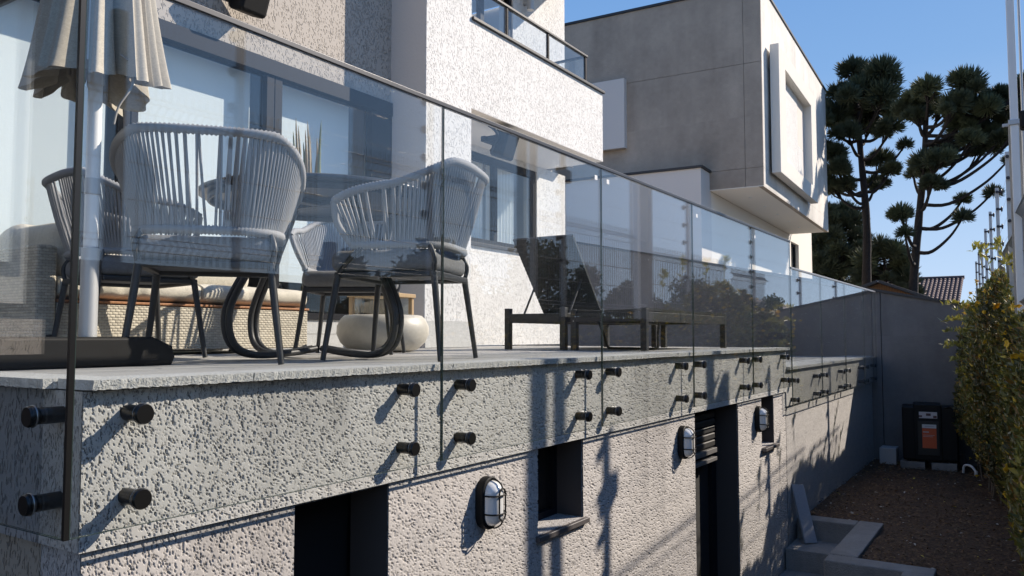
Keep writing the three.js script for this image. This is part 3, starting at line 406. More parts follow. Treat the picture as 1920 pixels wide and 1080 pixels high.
// ---------------------------------------------------------------- terrace furniture
const ringPt = (th, Rx, Rz, y) => { const s = Math.sin(th), c = Math.cos(th), e = 0.6; return V(Rx * Math.sign(s) * Math.pow(Math.abs(s), e), y, -Rz * Math.sign(c) * Math.pow(Math.abs(c), e)); };
function makeChair(label) {
  const t = thing('rope_chair', label, 'chair', [0, 0, 0], 0, 'rope chairs around the terrace table');
  const TH = 1.98, topY = (th) => 0.91 - 0.175 * Math.pow(clamp((Math.abs(th) - 0.62) / (TH - 0.62)), 1.1), low = (th) => ringPt(th, 0.285, 0.27, 0.535), up = (th) => ringPt(th, 0.365, 0.375, topY(th));
  const N = 40, lowPts = [], upPts = [];
  for (let k = 0; k <= N; k++) { const th = lerp(-TH, TH, k / N); lowPts.push(low(th)); upPts.push(up(th)); }
  const ridge = (n) => (u) => 0.0185 + 0.003 * Math.sin(u * n * 6.283);
  part(t, 'top_rail', tube(upPts, ridge(105), 420, 8), M.rope);
  part(t, 'lower_rail', tube(lowPts, ridge(90), 360, 7), M.rope);
  for (const s of [0, N]) { const a = lowPts[s], b = upPts[s], k = a.clone().lerp(b, 0.5).add(V(0, 0, 0.028)); part(t, 'arm_post', tube([a, k, b], 0.0165, 14, 8), M.rope); }
  const ropes = [], nr = 134;
  for (let k = 1; k < nr; k++) for (const side of [0]) {
    const th = lerp(-TH, TH, k / nr), sh = (k % 2 ? 1 : -1) * 0.012, a = low(th), b = up(clamp(th + sh, -TH, TH)), m = a.clone().lerp(b, 0.5), out = V(m.x, 0, m.z).normalize().multiplyScalar(k % 2 ? 0.006 : -0.006); m.add(out);
    ropes.push(tube([a, m, b], 0.006, 4, 5));
  }
  part(t, 'rope_weave', ropes, M.rope).userData.kind = 'stuff';
  const legs = [[-1, 1], [1, 1], [-1, -1], [1, -1]];
  for (const [sx, sz] of legs) part(t, 'leg', tube([V(sx * 0.295, 0.002, sz * 0.285), V(sx * 0.27, 0.20, sz * 0.262), V(sx * 0.248, 0.395, sz * 0.238)], (u) => 0.0125 + 0.004 * u, 8, 10), M.chairMetal);
  part(t, 'seat_frame', [rb(-0.262, 0.262, 0.385, 0.415, 0.222, 0.252, 0.008), rb(-0.262, 0.262, 0.385, 0.415, -0.252, -0.222, 0.008), rb(-0.262, -0.234, 0.386, 0.414, -0.222, 0.222, 0.008), rb(0.234, 0.262, 0.386, 0.414, -0.222, 0.222, 0.008)], M.chairMetal);
  part(t, 'back_upright', [-1, 1].map((s) => tube([V(s * 0.25, 0.40, -0.236), V(s * 0.262, 0.47, -0.245), V(s * 0.245, 0.535, -0.215)], 0.0115, 8, 8)).concat([-1, 1].map((s) => tube([V(s * 0.25, 0.40, 0.236), V(s * 0.275, 0.47, 0.17), V(s * 0.283, 0.535, 0.09)], 0.0115, 8, 8))), M.chairMetal);
  part(t, 'seat_pad', bx(-0.236, 0.236, 0.405, 0.414, -0.224, 0.224), M.cushionGrey);
  const c = rb(-0.265, 0.265, 0.4145, 0.515, -0.245, 0.275, 0.042, 5), p = c.attributes.position; for (let i = 0; i < p.count; i++) { const x = p.getX(i), z = p.getZ(i); if (p.getY(i) > 0.47) p.setY(i, p.getY(i) + 0.016 * (1 - (x / 0.27) ** 2) * (1 - (z / 0.29) ** 2)); } c.computeVertexNormals();
  part(t, 'cushion', c, M.cushionGrey);
  return t;
}
const face = (x, z) => Math.atan2(x, z);
const chair = makeChair('grey rope chair seen from behind, nearest the glass corner');
chair.position.set(-2.93, DECK, -2.17); chair.rotation.y = face(-0.75, -0.66);
copy(chair, 'grey rope chair turned sideways at the right of the table, before the glass joint', [-2.58, DECK, -3.02], face(-0.94, 0.34));
copy(chair, 'grey rope chair at the left behind the parasol pole', [-4.0, DECK, -2.46], face(0.2, -0.98));
copy(chair, 'grey rope chair on the far side of the table, toward the house', [-3.66, DECK, -3.78], face(0.5, 0.78));
{
  const t = thing('round_table', 'round dark terrace table on bent metal loop legs', 'table', [-3.14, DECK, -3.0]);
  part(t, 'tabletop', lathe([[0, 0.83], [0.605, 0.83], [0.618, 0.837], [0.62, 0.847], [0.615, 0.857], [0.60, 0.863], [0, 0.863]], 64), mat([0.022, 0.023, 0.026], 0.35));
  part(t, 'apron', lathe([[0.57, 0.829], [0.57, 0.80], [0.555, 0.80], [0.555, 0.829]], 64), M.chairMetal);
  for (let k = 0; k < 4; k++) {
    const a = k * R / 2 + 0.05, P = (r, y, s) => V(r * Math.cos(a) - s * Math.sin(a), y, r * Math.sin(a) + s * Math.cos(a));
    part(t, 'leg', [-0.018, 0.018].map((s) => tube([P(0.22, 0.825, s), P(0.36, 0.58, s), P(0.52, 0.33, s), P(0.565, 0.20, s), P(0.53, 0.075, s), P(0.41, 0.024, s), P(0.2, 0.03, s), P(0.04, 0.05, s)], 0.0165, 40, 8)), M.chairMetal);
  }
  part(t, 'cross_bar', [rb(-0.24, 0.24, 0.80, 0.825, -0.03, 0.03, 0.006), rb(-0.03, 0.03, 0.8005, 0.8245, -0.24, -0.031, 0.006), rb(-0.03, 0.03, 0.8005, 0.8245, 0.031, 0.24, 0.006)], M.chairMetal);
}
{ // spiky plant in a shallow bowl on the table
  const t = thing('potted_plant', 'spiky upright plant in a shallow bowl on the round table', 'plant', [-3.16, DECK + 0.863, -2.98]);
  part(t, 'bowl', lathe([[0, 0.0], [0.10, 0.002], [0.15, 0.03], [0.175, 0.065], [0.168, 0.065], [0.14, 0.045], [0, 0.045]], 40), mat([0.42, 0.36, 0.30], 0.6));
  const r = rng(21);
  for (let k = 0; k < 12; k++) { const a = r() * 6.28, d = 0.02 + 0.085 * r(), x = d * Math.cos(a), z = d * Math.sin(a), h = 0.20 + 0.17 * r(); part(t, 'leaf', tube([V(x, 0.04, z), V(x * 1.15, 0.04 + h * 0.5, z * 1.15), V(x * 1.3 + (r() - 0.5) * 0.02, 0.04 + h, z * 1.3)], (u) => 0.0105 * Math.pow(1 - u, 0.6) + 0.0008, 10, 7), k % 3 ? mat([0.30, 0.24, 0.15], 0.6) : mat([0.16, 0.19, 0.09], 0.6)); }
  part(t, 'twig', tube([V(0.1, 0.05, 0.02), V(0.15, 0.08, -0.03), V(0.21, 0.085, -0.05)], 0.003, 8, 5), mat([0.40, 0.05, 0.06], 0.6));
}
{ // closed parasol
  const t = thing('parasol', 'closed beige parasol on a white pole beside the near chairs', 'parasol', [-2.915, DECK, -1.635]);
  part(t, 'pole', rod(V(0, 0.12, 0), V(0, 2.55, 0), 0.025, 0.025, 20), M.whiteMetal);
  part(t, 'pole_collar', [rod(V(0, 0.10, 0), V(0, 0.44, 0), 0.031, 0.031, 20), rod(V(0, 0.64, 0), V(0, 0.70, 0), 0.027, 0.027, 20)], M.galv);
  const NA = 288, NY = 46, pos = [], idx = [], uv = [], lob = 11, r = rng(14), hemL = Array.from({ length: lob }, () => 0.99 + 0.10 * r()), wide = Array.from({ length: lob }, () => 0.92 + 0.2 * r());
  for (let j = 0; j <= NY; j++) for (let i = 0; i <= NA; i++) {
    const a = (i % NA) / NA * 2 * R, k = a / (2 * R) * lob, l = Math.floor(k) % lob, f = k - Math.floor(k), v = j / NY, e = Math.pow(Math.sin(R * f), 0.55);
    const hem = lerp(hemL[l], hemL[(l + 1) % lob], smooth(0, 1, f)) + 0.05 * (1 - e), y = lerp(hem, 2.45, Math.pow(v, 1.0)), q = (y - 1.0) / 1.45;
    const base = lerp(0.265, 0.055, Math.pow(clamp(q), 0.75)) * wide[l], depth = lerp(0.58, 0.35, clamp(q)), rad = base * (1 - depth * (1 - e)) * (1 + 0.05 * Math.sin(f * 19 + l * 2 + v * 3) * e), tw = 0.28 * Math.sin(R * f) * (1 - q * 0.5) + 0.05 * Math.sin(v * 4 + l);
    pos.push(rad * Math.cos(a + tw), y, rad * Math.sin(a + tw)); uv.push(i / NA * 2, v * 1.4);
  }
  for (let j = 0; j < NY; j++) for (let i = 0; i < NA; i++) { const p = j * (NA + 1) + i; idx.push(p, p + NA + 1, p + 1, p + 1, p + NA + 1, p + NA + 2); }
  const g = new THREE.BufferGeometry(); g.setAttribute('position', new THREE.Float32BufferAttribute(pos, 3)); g.setAttribute('uv', new THREE.Float32BufferAttribute(uv, 2)); g.setIndex(idx); g.computeVertexNormals(); g.userData.keepUV = true;
  const can = part(t, 'canopy', g, M.canvas);
  part(can, 'tie_cord', [tube([V(0.19, 1.13, 0.02), V(0.225, 1.09, -0.02), V(0.215, 1.05, -0.06), V(0.17, 1.07, -0.10)], 0.004, 18, 6), tube([V(0.225, 1.09, -0.02), V(0.235, 1.01, 0.0), V(0.225, 0.93, 0.04), V(0.23, 0.86, 0.06)], 0.004, 16, 6)], mat([0.32, 0.31, 0.29], 0.8));
  for (let k = 0; k < 8; k++) { const a = (k + 0.5) / 8 * 2 * R + 0.28; part(t, 'rib', rod(V(0.16 * Math.cos(a), 1.10, 0.16 * Math.sin(a)), V(0.04 * Math.cos(a), 2.4, 0.04 * Math.sin(a)), 0.007, 0.007, 6), M.whiteMetal); }
}
{
  const t = thing('weighted_stand', 'low black chamfered box weighting the parasol pole on the terrace floor', 'stand', [-3.06, DECK, -1.62]);
  const s = new THREE.Shape([[-0.38, 0.0], [0.325, 0.0], [0.335, 0.02], [0.325, 0.055], [0.25, 0.088], [-0.30, 0.088], [-0.38, 0.06]].map((p) => new THREE.Vector2(...p)));
  part(t, 'shell', new THREE.ExtrudeGeometry(s, { depth: 0.36, bevelEnabled: true, bevelSize: 0.012, bevelThickness: 0.014, bevelSegments: 3 }).translate(0, 0.012, -0.18).rotateY(R / 2), M.plasticBlack);
  part(t, 'end_cap', rb(-0.10, 0.10, 0.03, 0.065, -0.355, -0.345, 0.004), mat([0.09, 0.09, 0.095], 0.35));
  for (const [x, z] of [[0.08, -0.05], [0.11, 0.02], [0.02, 0.06]]) part(t, 'knob', rod(V(x, 0.10, z), V(x, 0.12, z), 0.012, 0.01, 10), M.plasticBlack);
}
{ // wicker sofa
  const t = thing('wicker_sofa', 'pale wicker sofa with cream cushions before the big window', 'sofa', [0, DECK, 0]);
  const x0 = -5.15, x1 = -4.35, z0 = -4.04, z1 = -2.27;
  part(t, 'base', rb(x0, x1, 0.03, 0.295, z0, z1, 0.012), M.wicker);
  part(t, 'trim', rb(x0, x1 + 0.006, 0.297, 0.312, z0 - 0.006, z1, 0.004), M.teak);
  for (const [x, z] of [[x1 - 0.05, z0 + 0.06], [x1 - 0.05, z1 - 0.1], [x0 + 0.05, z0 + 0.06], [x0 + 0.05, z1 - 0.1]]) part(t, 'foot', bx(x - 0.02, x + 0.02, 0, 0.03, z - 0.02, z + 0.02), M.dark);
  part(t, 'arm', rb(x0, x1 + 0.0, 0.0305, 0.60, z1 + 0.003, z1 + 0.11, 0.02), M.wicker);
  part(t, 'back', rb(x0 - 0.08, x0 - 0.002, 0.032, 0.64, z0, z1 + 0.11, 0.02), M.wicker);
  const soft = (a, b, c, d, e, f, rr, s) => { const g = rb(a, b, c, d, e, f, rr, 7), p = g.attributes.position, cx = (a + b) / 2, cy = (c + d) / 2, cz = (e + f) / 2; for (let i = 0; i < p.count; i++) { const x = p.getX(i), y = p.getY(i), z = p.getZ(i), k = 0.010 * Math.sin(z * 17 + s) * Math.sin(x * 13 + y * 19 + s * 2) + 0.005 * Math.sin(z * 43 + y * 31); p.setXYZ(i, x + k * Math.sign(x - cx), y + k * Math.sign(y - cy), z); } g.computeVertexNormals(); return g; };
  const seam = (z0, z1) => { const g = new THREE.BoxGeometry(x1 - x0 - 0.02, 0.14, z1 - z0, 6, 6, 70), p = g.attributes.position; for (let i = 0; i < p.count; i++) { const x = p.getX(i), y = p.getY(i), z = p.getZ(i), ex = Math.abs(x) / ((x1 - x0) / 2), ey = Math.abs(y) / 0.07; const rr = 1 - 0.13 * Math.pow(ey, 4); p.setXYZ(i, x * rr + (x > 0.3 ? 0.004 * Math.sin(z * 38 + 3 * Math.sin(z * 11)) * (1 - ey * 0.6) : 0), y * (1 - 0.22 * Math.pow(ex, 6)) + 0.0025 * Math.sin(z * 23 + x * 8), z); } g.translate((x0 + x1) / 2 + 0.01, 0.383, (z0 + z1) / 2); const q = mergeVertices(g.deleteAttribute('normal').deleteAttribute('uv')); q.computeVertexNormals(); return q; };
  part(t, 'seat_cushion', seam(z0 + 0.01, z0 + 0.875), M.cushionCream); part(t, 'seat_cushion', seam(z0 + 0.885, z1 - 0.01), M.cushionCream);
  part(t, 'back_cushion', soft(x0, x0 + 0.24, 0.44, 0.80, z0 + 0.02, z0 + 0.86, 0.1, 1), M.cushionCream); part(t, 'back_cushion', soft(x0, x0 + 0.24, 0.44, 0.78, z0 + 0.89, z1 - 0.02, 0.1, 3), M.cushionCream);
  part(t, 'arm_cushion', soft(x0 + 0.16, x1 - 0.02, 0.44, 0.76, z1 - 0.24, z1 - 0.01, 0.1, 5), M.cushionCream);
}
{
  const t = thing('round_planter', 'wide low round pale planter in front of the white pillar', 'planter', [-3.92, DECK, -4.36]);
  part(t, 'bowl', lathe([[0, 0.004], [0.19, 0.004], [0.235, 0.018], [0.285, 0.065], [0.312, 0.125], [0.308, 0.18], [0.285, 0.225], [0.262, 0.248], [0.245, 0.252], [0.23, 0.245], [0.22, 0.21], [0, 0.205]].map(([a, b]) => [a * 1.06, b * 1.05]), 64), M.potWhite);
  part(t, 'soil', new THREE.CylinderGeometry(0.225, 0.225, 0.01, 40).translate(0, 0.226, 0), M.soil);
}
{
  const t = thing('wooden_lantern', 'pale wooden lantern with glass sides behind the round planter', 'lantern', [-4.62, DECK, -5.12], 0.15);
  const w = 0.18, h = 0.44;
  for (const [a, b] of [[-1, -1], [-1, 1], [1, -1], [1, 1]]) part(t, 'post', rb(a * w - 0.018, a * w + 0.018, 0.03, h, b * w - 0.018, b * w + 0.018, 0.004), M.pine);
  part(t, 'base', rb(-w - 0.03, w + 0.03, 0, 0.03, -w - 0.03, w + 0.03, 0.005), M.pine); part(t, 'top', [rb(-w - 0.03, w + 0.03, h, h + 0.035, -w - 0.03, w + 0.03, 0.005), rb(-w * 0.6, w * 0.6, h + 0.036, h + 0.07, -w * 0.6, w * 0.6, 0.005)], M.pine);
  for (const s of [-1, 1]) { part(t, 'pane', bx(s * w - 0.002, s * w + 0.002, 0.03, h, -w + 0.019, w - 0.019), M.pane); part(t, 'pane', bx(-w + 0.019, w - 0.019, 0.03, h, s * w - 0.002, s * w + 0.002), M.pane); }
  part(t, 'handle', tube([V(-0.1, h + 0.07, 0), V(-0.08, h + 0.14, 0), V(0, h + 0.17, 0), V(0.08, h + 0.14, 0), V(0.1, h + 0.07, 0)], 0.008, 20, 6), M.galv);
}
function lounger(label, x0, x1, raised) {
  const z0 = -5.62, zf = -7.53, t = thing('sun_lounger', label, 'sun lounger', [0, DECK, 0], 0, 'sun loungers near the glass guard'), F = M.loungerFrame, L = 0.05;
  for (const z of [z0, zf + L]) for (const x of [x0 + L, x1]) part(t, 'leg', rb(x - L, x, 0.002, raised && z === z0 ? 0.345 : 0.325, z - L, z, 0.004), F);
  part(t, 'frame', [rb(x0, x0 + L, 0.225, 0.30, zf + L + 0.001, z0 - L - 0.001, 0.004), rb(x1 - L, x1, 0.225, 0.30, zf + L + 0.001, z0 - L - 0.001, 0.004), rb(x0 + L + 0.001, x1 - L - 0.001, 0.226, 0.299, z0 - L, z0, 0.004), rb(x0 + L + 0.001, x1 - L - 0.001, 0.226, 0.299, zf, zf + L, 0.004)], F);
  part(t, 'cross_bar', [rb(x0 + L + 0.001, x1 - L - 0.001, 0.23, 0.262, -6.45, -6.41, 0.004)], F);
  const hz = raised ? -6.28 : z0 - 0.02, seg = (a, b) => { const g = new THREE.BoxGeometry(x1 - x0 - 0.004, 0.022, Math.abs(a - b), 8, 1, 40).translate((x0 + x1) / 2, 0.315, (a + b) / 2), p = g.attributes.position; for (let i = 0; i < p.count; i++) p.setY(i, p.getY(i) + 0.004 * Math.sin(p.getZ(i) * 140) - 0.012 * (1 - (2 * (p.getX(i) - x0) / (x1 - x0) - 1) ** 2)); g.computeVertexNormals(); return g; };
  part(t, 'seat_sling', seg(hz, zf + 0.03), M.sling);
  if (raised) {
    const a = V(0, 0.32, -6.28), b = V(0, 0.945, -5.76), W = x1 - x0, D = b.clone().sub(a), len = D.length(), g = new THREE.BoxGeometry(W, len, 0.022, 8, 60, 1), p = g.attributes.position;
    for (let i = 0; i < p.count; i++) { const u = p.getX(i), v = p.getY(i); p.setXYZ(i, u * (1 + 0.006 * (Math.sin(v * 160) > 0 ? 1 : 0)) , v, p.getZ(i) + 0.002 * Math.sin(v * 160)); }
    g.computeVertexNormals(); g.translate(0, len / 2, 0).rotateX(Math.atan2(D.z, D.y)).translate((x0 + x1) / 2, a.y, a.z); part(t, 'backrest', g, M.sling);
    for (const x of [x0 + 0.07, x1 - 0.07]) part(t, 'strut', rod(V(x, 0.27, -5.80), V(x, 0.60, -6.04), 0.009, 0.009, 8), F);
  } else part(t, 'support_bow', tube([V(x0 + 0.05, 0.235, -6.02), V(x0 + 0.08, 0.12, -6.06), V(x0 + 0.1, 0.018, -6.10), V(x0 + 0.28, 0.014, -6.11), V(x1 - 0.12, 0.014, -6.11), V(x1 - 0.09, 0.12, -6.06), V(x1 - 0.06, 0.235, -6.02)], 0.011, 50, 8, false, 0.2), F);
}
lounger('black sun lounger with its backrest raised, nearer the house', -3.70, -3.12, true);
lounger('black sun lounger lying flat with a folded support bow, nearer the glass', -3.07, -2.42, false);

// ---------------------------------------------------------------- bulkhead lamps on the basement wall
function makeLamp(label, z) {
  const t = thing('bulkhead_lamp', label, 'wall lamp', [-2.073, -0.742, z], R / 2, 'bulkhead lamps on the basement wall');
  const stad = (w, h) => { const s = new THREE.Shape(), r = w / 2, k = h / 2 - r; s.absarc(0, k, r, 0, R); s.absarc(0, -k, r, R, 2 * R); return s; };
  part(t, 'base', new THREE.ExtrudeGeometry(stad(0.125, 0.215), { depth: 0.03, bevelEnabled: true, bevelSize: 0.008, bevelThickness: 0.008, bevelSegments: 3, curveSegments: 20 }).translate(0, 0, 0.004), M.plasticBlack);
  const lens = new THREE.CapsuleGeometry(0.056, 0.088, 10, 28).scale(1, 1, 1.05), p = lens.attributes.position; for (let i = 0; i < p.count; i++) { if (p.getZ(i) > 0) p.setZ(i, p.getZ(i) * (1 + 0.02 * Math.sin(p.getX(i) * 700))); } lens.computeVertexNormals(); part(t, 'lens', lens.translate(0, 0, 0.036), M.lens);
  const loopPts = []; for (let k = 0; k < 40; k++) { const a = k / 40 * 2 * R; loopPts.push(V(0.024 * Math.cos(a), 0.045 * Math.sign(Math.sin(a)) * (Math.abs(Math.sin(a)) > 0.02 ? 1 : 0) + 0.024 * Math.sin(a), 0.098)); }
  const bar = (y) => tube([V(-0.058, y, 0.034), V(-0.056, y, 0.066), V(-0.030, y, 0.097), V(0.030, y, 0.097), V(0.056, y, 0.066), V(0.058, y, 0.034)], 0.0036, 24, 6);
  const vb = (s) => tube([V(0.0, s * 0.107, 0.034), V(0.0, s * 0.106, 0.062), V(0.0, s * 0.088, 0.09), V(0.0, s * 0.068, 0.099)], 0.0036, 16, 6);
  part(t, 'cage', [tube(loopPts, 0.0042, 80, 6, true), bar(0.04), bar(-0.04), vb(1), vb(-1)], M.plasticBlack);
  return t;
}
const lamp = makeLamp('caged bulkhead lamp nearest the camera, between door and small window', -2.985);
copy(lamp, 'caged bulkhead lamp beside the roller shutter door', [-2.073, -0.742, -5.40], R / 2);
copy(lamp, 'caged bulkhead lamp furthest away, beside the last small window', [-2.073, -0.742, -7.26], R / 2);

// ---------------------------------------------------------------- pool heater and blocks by the end wall
{
  const t = thing('pool_heater', 'black boxy machine with orange label near the end wall', 'machine', [-1.26, -1.87, -13.12], 0.12);
  part(t, 'cabinet', [rb(-0.35, 0.36, 0.10, 0.86, -0.25, 0.25, 0.03, 3), rb(-0.20, 0.16, 0.10, 0.90, -0.2, 0.262, 0.02, 2)], M.plasticBlack);
  part(t, 'front_panel', rb(-0.15, 0.12, 0.18, 0.66, 0.263, 0.272, 0.004), mat(0.016, 0.4));
  const lb = part(t, 'label', bx(-0.095, 0.085, 0.28, 0.56, 0.2725, 0.2735), mat([0.60, 0.11, 0.035], 0.5), 'orange printed label');
  part(lb, 'label_header', bx(-0.095, 0.085, 0.562, 0.615, 0.2725, 0.2735), mat(0.62, 0.5)); part(lb, 'print', [bx(-0.085, -0.01, 0.50, 0.515, 0.2737, 0.274), bx(-0.06, 0.06, 0.58, 0.592, 0.2737, 0.274), bx(-0.085, 0.06, 0.46, 0.465, 0.2737, 0.274), bx(-0.085, 0.04, 0.44, 0.445, 0.2737, 0.274)], mat(0.45, 0.6));
  part(t, 'label', [bx(-0.13, 0.10, 0.70, 0.79, 0.2635, 0.2645)], mat([0.55, 0.53, 0.55], 0.5), 'white printed label'); part(t, 'print', [bx(-0.13, -0.09, 0.715, 0.74, 0.2647, 0.265), bx(-0.04, 0.02, 0.735, 0.77, 0.2647, 0.265), bx(0.05, 0.095, 0.705, 0.74, 0.2647, 0.265)], mat([0.10, 0.05, 0.05], 0.6));
  part(t, 'pipe', [tube([V(0.16, 0.80, 0.20), V(0.22, 0.86, 0.24), V(0.29, 0.83, 0.22), V(0.31, 0.74, 0.2)], 0.022, 16, 8), tube([V(0.34, 0.2, 0.2), V(0.42, 0.18, 0.26), V(0.44, 0.05, 0.3), V(0.36, 0.02, 0.34)], 0.012, 16, 6)], M.plasticBlack);
  part(t, 'foot', [bx(-0.3, -0.24, 0.075, 0.1, -0.2, 0.2), bx(0.24, 0.3, 0.075, 0.1, -0.2, 0.2)], M.dark);
  single('concrete_block', rb(-1.62, -1.30, -1.90, -1.795, -13.3, -12.86, 0.008), M.curb, 'left of two concrete blocks under the black machine', 'block', 'concrete blocks by the end wall');
  single('concrete_block', rb(-1.22, -0.90, -1.90, -1.796, -13.34, -12.88, 0.008), M.curb, 'right of two concrete blocks under the black machine', 'block', 'concrete blocks by the end wall');
  single('concrete_block', [rb(-1.93, -1.70, -1.90, -1.66, -13.4, -13.1, 0.01)], mat([0.45, 0.44, 0.43], 0.9), 'pale concrete block between basement wall and black machine', 'block', 'concrete blocks by the end wall');
  single('drain_fitting', [tube([V(-0.82, -1.88, -12.75), V(-0.80, -1.78, -12.72), V(-0.72, -1.77, -12.66), V(-0.66, -1.84, -12.62)], 0.016, 14, 8), rod(V(-0.66, -1.89, -12.62), V(-0.66, -1.83, -12.62), 0.022, 0.022, 10)], M.whiteMetal, 'bent white plastic pipe end on the soil below the hedge', 'pipe');
}

// ---------------------------------------------------------------- right boundary: low wall, posts, mesh fence, electric fence, hedge
const fx = (z) => 0.59 + 0.068 * z;
{
  const edges = [0.9, -2.6, -4.2, -6.75, -9.2, -11.85, -13.55], tops = [0.42, 0.42, 0.38, 0.20, 0.05, -0.05];
  const lw = thing('low_wall', 'low dark wall carrying the mesh fence behind the hedge', 'wall'), turn = -Math.atan(0.068);
  for (let k = 0; k < 6; k++) { const a = edges[k], b = edges[k + 1], m = (a + b) / 2; part(lw, 'wall_segment', bx(-0.07, 0.07, -2.7, tops[k], -(a - b) / 2 + 0.001, (a - b) / 2 - 0.001).rotateY(Math.atan(0.068)).translate(fx(m), 0, m), M.lowWall); }
  const posts = [[-2.6, 1.9], [-4.2, 0.69], [-6.60, 2.6], [-9.2, 2.1], [-11.85, 0.5]], pw = ['nearest', 'second', 'third', 'tallest and fourth', 'fifth'];
  posts.forEach(([z, h], k) => { const w = k === 3 ? 0.07 : 0.04; single('fence_post', rb(fx(z) - w, fx(z) + w, -2.7, h, z - w, z + w, 0.01, 1), M.post, `${pw[k]} square concrete post of the mesh fence from the camera`, 'post', 'concrete posts of the mesh fence'); });
  single('fence_post', rb(fx(-6.79) - 0.032, fx(-6.79) + 0.032, -2.7, 2.7, -6.822, -6.758, 0.01, 1), M.galv, 'grey metal post standing close beside the third concrete fence post', 'post');
  single('alarm_box', [rb(fx(-7.3) - 0.10, fx(-7.3) + 0.02, 1.60, 1.74, -7.36, -7.235, 0.02, 3), rod(V(fx(-7.3) - 0.04, 1.74, -7.3), V(fx(-7.3) - 0.04, 1.79, -7.3), 0.03, 0.02, 10)], M.plasticBlack, 'small dark siren box clamped to the third electric fence rod', 'alarm');
  function meshPanel(za, zb, y0, h, label) {
    const t = thing('mesh_fence', label, 'fence', [0, 0, 0], 0, 'welded mesh fence panels'), g = [], prof = [[0, 0], [0.06, 0], [0.10, 0.045], [0.14, 0], [h * 0.5, 0], [h - 0.17, 0], [h - 0.12, 0.05], [h - 0.07, 0], [h, 0]];
    const n = Math.round((za - zb) / 0.052);
    for (let i = 0; i < n; i++) { const z = za - 0.06 - i * ((za - zb - 0.12) / (n - 1)), x = fx(z); for (let k = 0; k < prof.length - 1; k++) { if (k === 4) continue; const A = prof[k], B = k === 3 ? prof[5] : prof[k + 1]; g.push(rod(V(x - A[1], y0 + A[0], z), V(x - B[1], y0 + B[0], z), 0.0045, 0.0045, 4)); } }
    for (const [y, d] of [[0.06, 0], [0.10, 0.045], [0.14, 0], [0.36, 0], [0.58, 0], [h - 0.17, 0], [h - 0.12, 0.05], [h - 0.07, 0]]) g.push(rod(V(fx(za) - d - 0.005, y0 + y, za), V(fx(zb) - d - 0.005, y0 + y, zb), 0.0042, 0.0042, 5));
    part(t, 'wire_mesh', g, M.wire).userData.kind = 'stuff';
  }
  const ml = ['nearest welded mesh fence panel beside the camera', 'second welded mesh fence panel, mirrored in the first glass panels', 'third welded mesh fence panel behind the near hedge', 'fourth welded mesh fence panel beside the tallest post', 'last welded mesh fence panel near the end wall'];
  for (let k = 0; k < 5; k++) meshPanel((k ? edges[k] : -0.2) - 0.08, edges[k + 1] + 0.08, tops[k] + 0.02, 1.06, ml[k]);
  meshPanel(-11.93, -13.5, tops[5] + 0.02, 1.06, 'short welded mesh fence panel meeting the end wall');
  // electric fence: galvanised rods with black insulators
  function makeRod(label, z, top, foot) {
    const t = thing('electric_fence_rod', label, 'fence rod', [fx(z) - 0.02, 0, z], 0, 'electric fence rods along the boundary');
    part(t, 'rod', [rb(-0.022, 0.022, foot, top, -0.022, 0.022, 0.003, 1)], M.galv);
    for (let k = 0; k < 6; k++) { const y = top - 0.06 - k * 0.24; part(t, 'insulator', [rod(V(0.016, y, 0.02), V(0.062, y, 0.02), 0.016, 0.016, 10), new THREE.TorusGeometry(0.026, 0.012, 6, 14).rotateY(R / 2).translate(0.05, y, 0.02), rod(V(0.0, y, 0), V(0.0, y, 0.05), 0.012, 0.02, 8)], M.insulator); }
    return t;
  }
  const order = ['nearest', 'second', 'third', 'fourth', 'fifth', 'sixth', 'seventh', 'eighth', 'ninth', 'furthest'];
  const zs = [-3.4, -5.25, -7.3, -10.4, -12.9, -15.3, -17.7, -20.2, -22.6, -25.4];
  const first = makeRod('nearest grey electric fence rod with black insulators, beside the camera', zs[0], 2.05, 0.2);
  for (let k = 1; k < zs.length; k++) copy(first, `${order[k]} grey electric fence rod in the row running past the hedge`, [fx(zs[k]) - 0.02, 0, zs[k]], 0);
  for (let k = 0; k < 5; k++) single('fence_wire', tube(zs.map((z) => V(fx(z) + 0.04, 1.99 - k * 0.24, z + 0.02)), 0.0014, 40, 4), M.galv, `${['topmost', 'second highest', 'third highest', 'second lowest', 'lowest'][k]} thin wire strung along the electric fence rods`, 'wire', 'electric fence wires');
  single('low_wall', bx(-0.07, 0.07, -2.7, 0.3, -8, 8).rotateY(Math.atan(0.068)).translate(fx(-21.7), 0, -21.7), M.lowWall, 'low dark wall under the far electric fence rods past the end wall', 'wall');
}
{ // white steel pole held to the tall post
  const t = thing('steel_pole', 'tall white square steel pole at the right edge above the hedge', 'pole', [-0.05, 0, -8.9]);
  part(t, 'shaft', [rb(-0.034, 0.034, 0.07, 4.6, -0.034, 0.034, 0.008, 2)], M.whiteMetal);
  part(t, 'clamp', [rb(-0.05, 0.05, 2.0, 2.05, -0.05, 0.05, 0.006), rb(-0.10, 0.16, 2.01, 2.04, -0.07, -0.051, 0.004)], M.galv);
  part(t, 'bracket', [rb(-0.03, 0.03, 0.35, 0.39, -0.26, -0.035, 0.004), rb(-0.03, 0.03, 1.9, 1.94, -0.26, -0.035, 0.004)], M.galv);
  part(t, 'conduit', [rod(V(0.07, 0.7, 0), V(0.07, 2.0, 0), 0.016, 0.016, 8), rod(V(0.07, 2.05, 0), V(0.07, 4.5, 0), 0.012, 0.012, 8)], M.galv);
}
const noise3 = (x, y, z) => Math.sin(x * 2.1 + 1.3 * Math.sin(z * 1.7)) * 0.5 + Math.sin(z * 3.3 + y * 2.7) * 0.3 + Math.sin(y * 5.1 + z * 6.7 + x * 4) * 0.2;
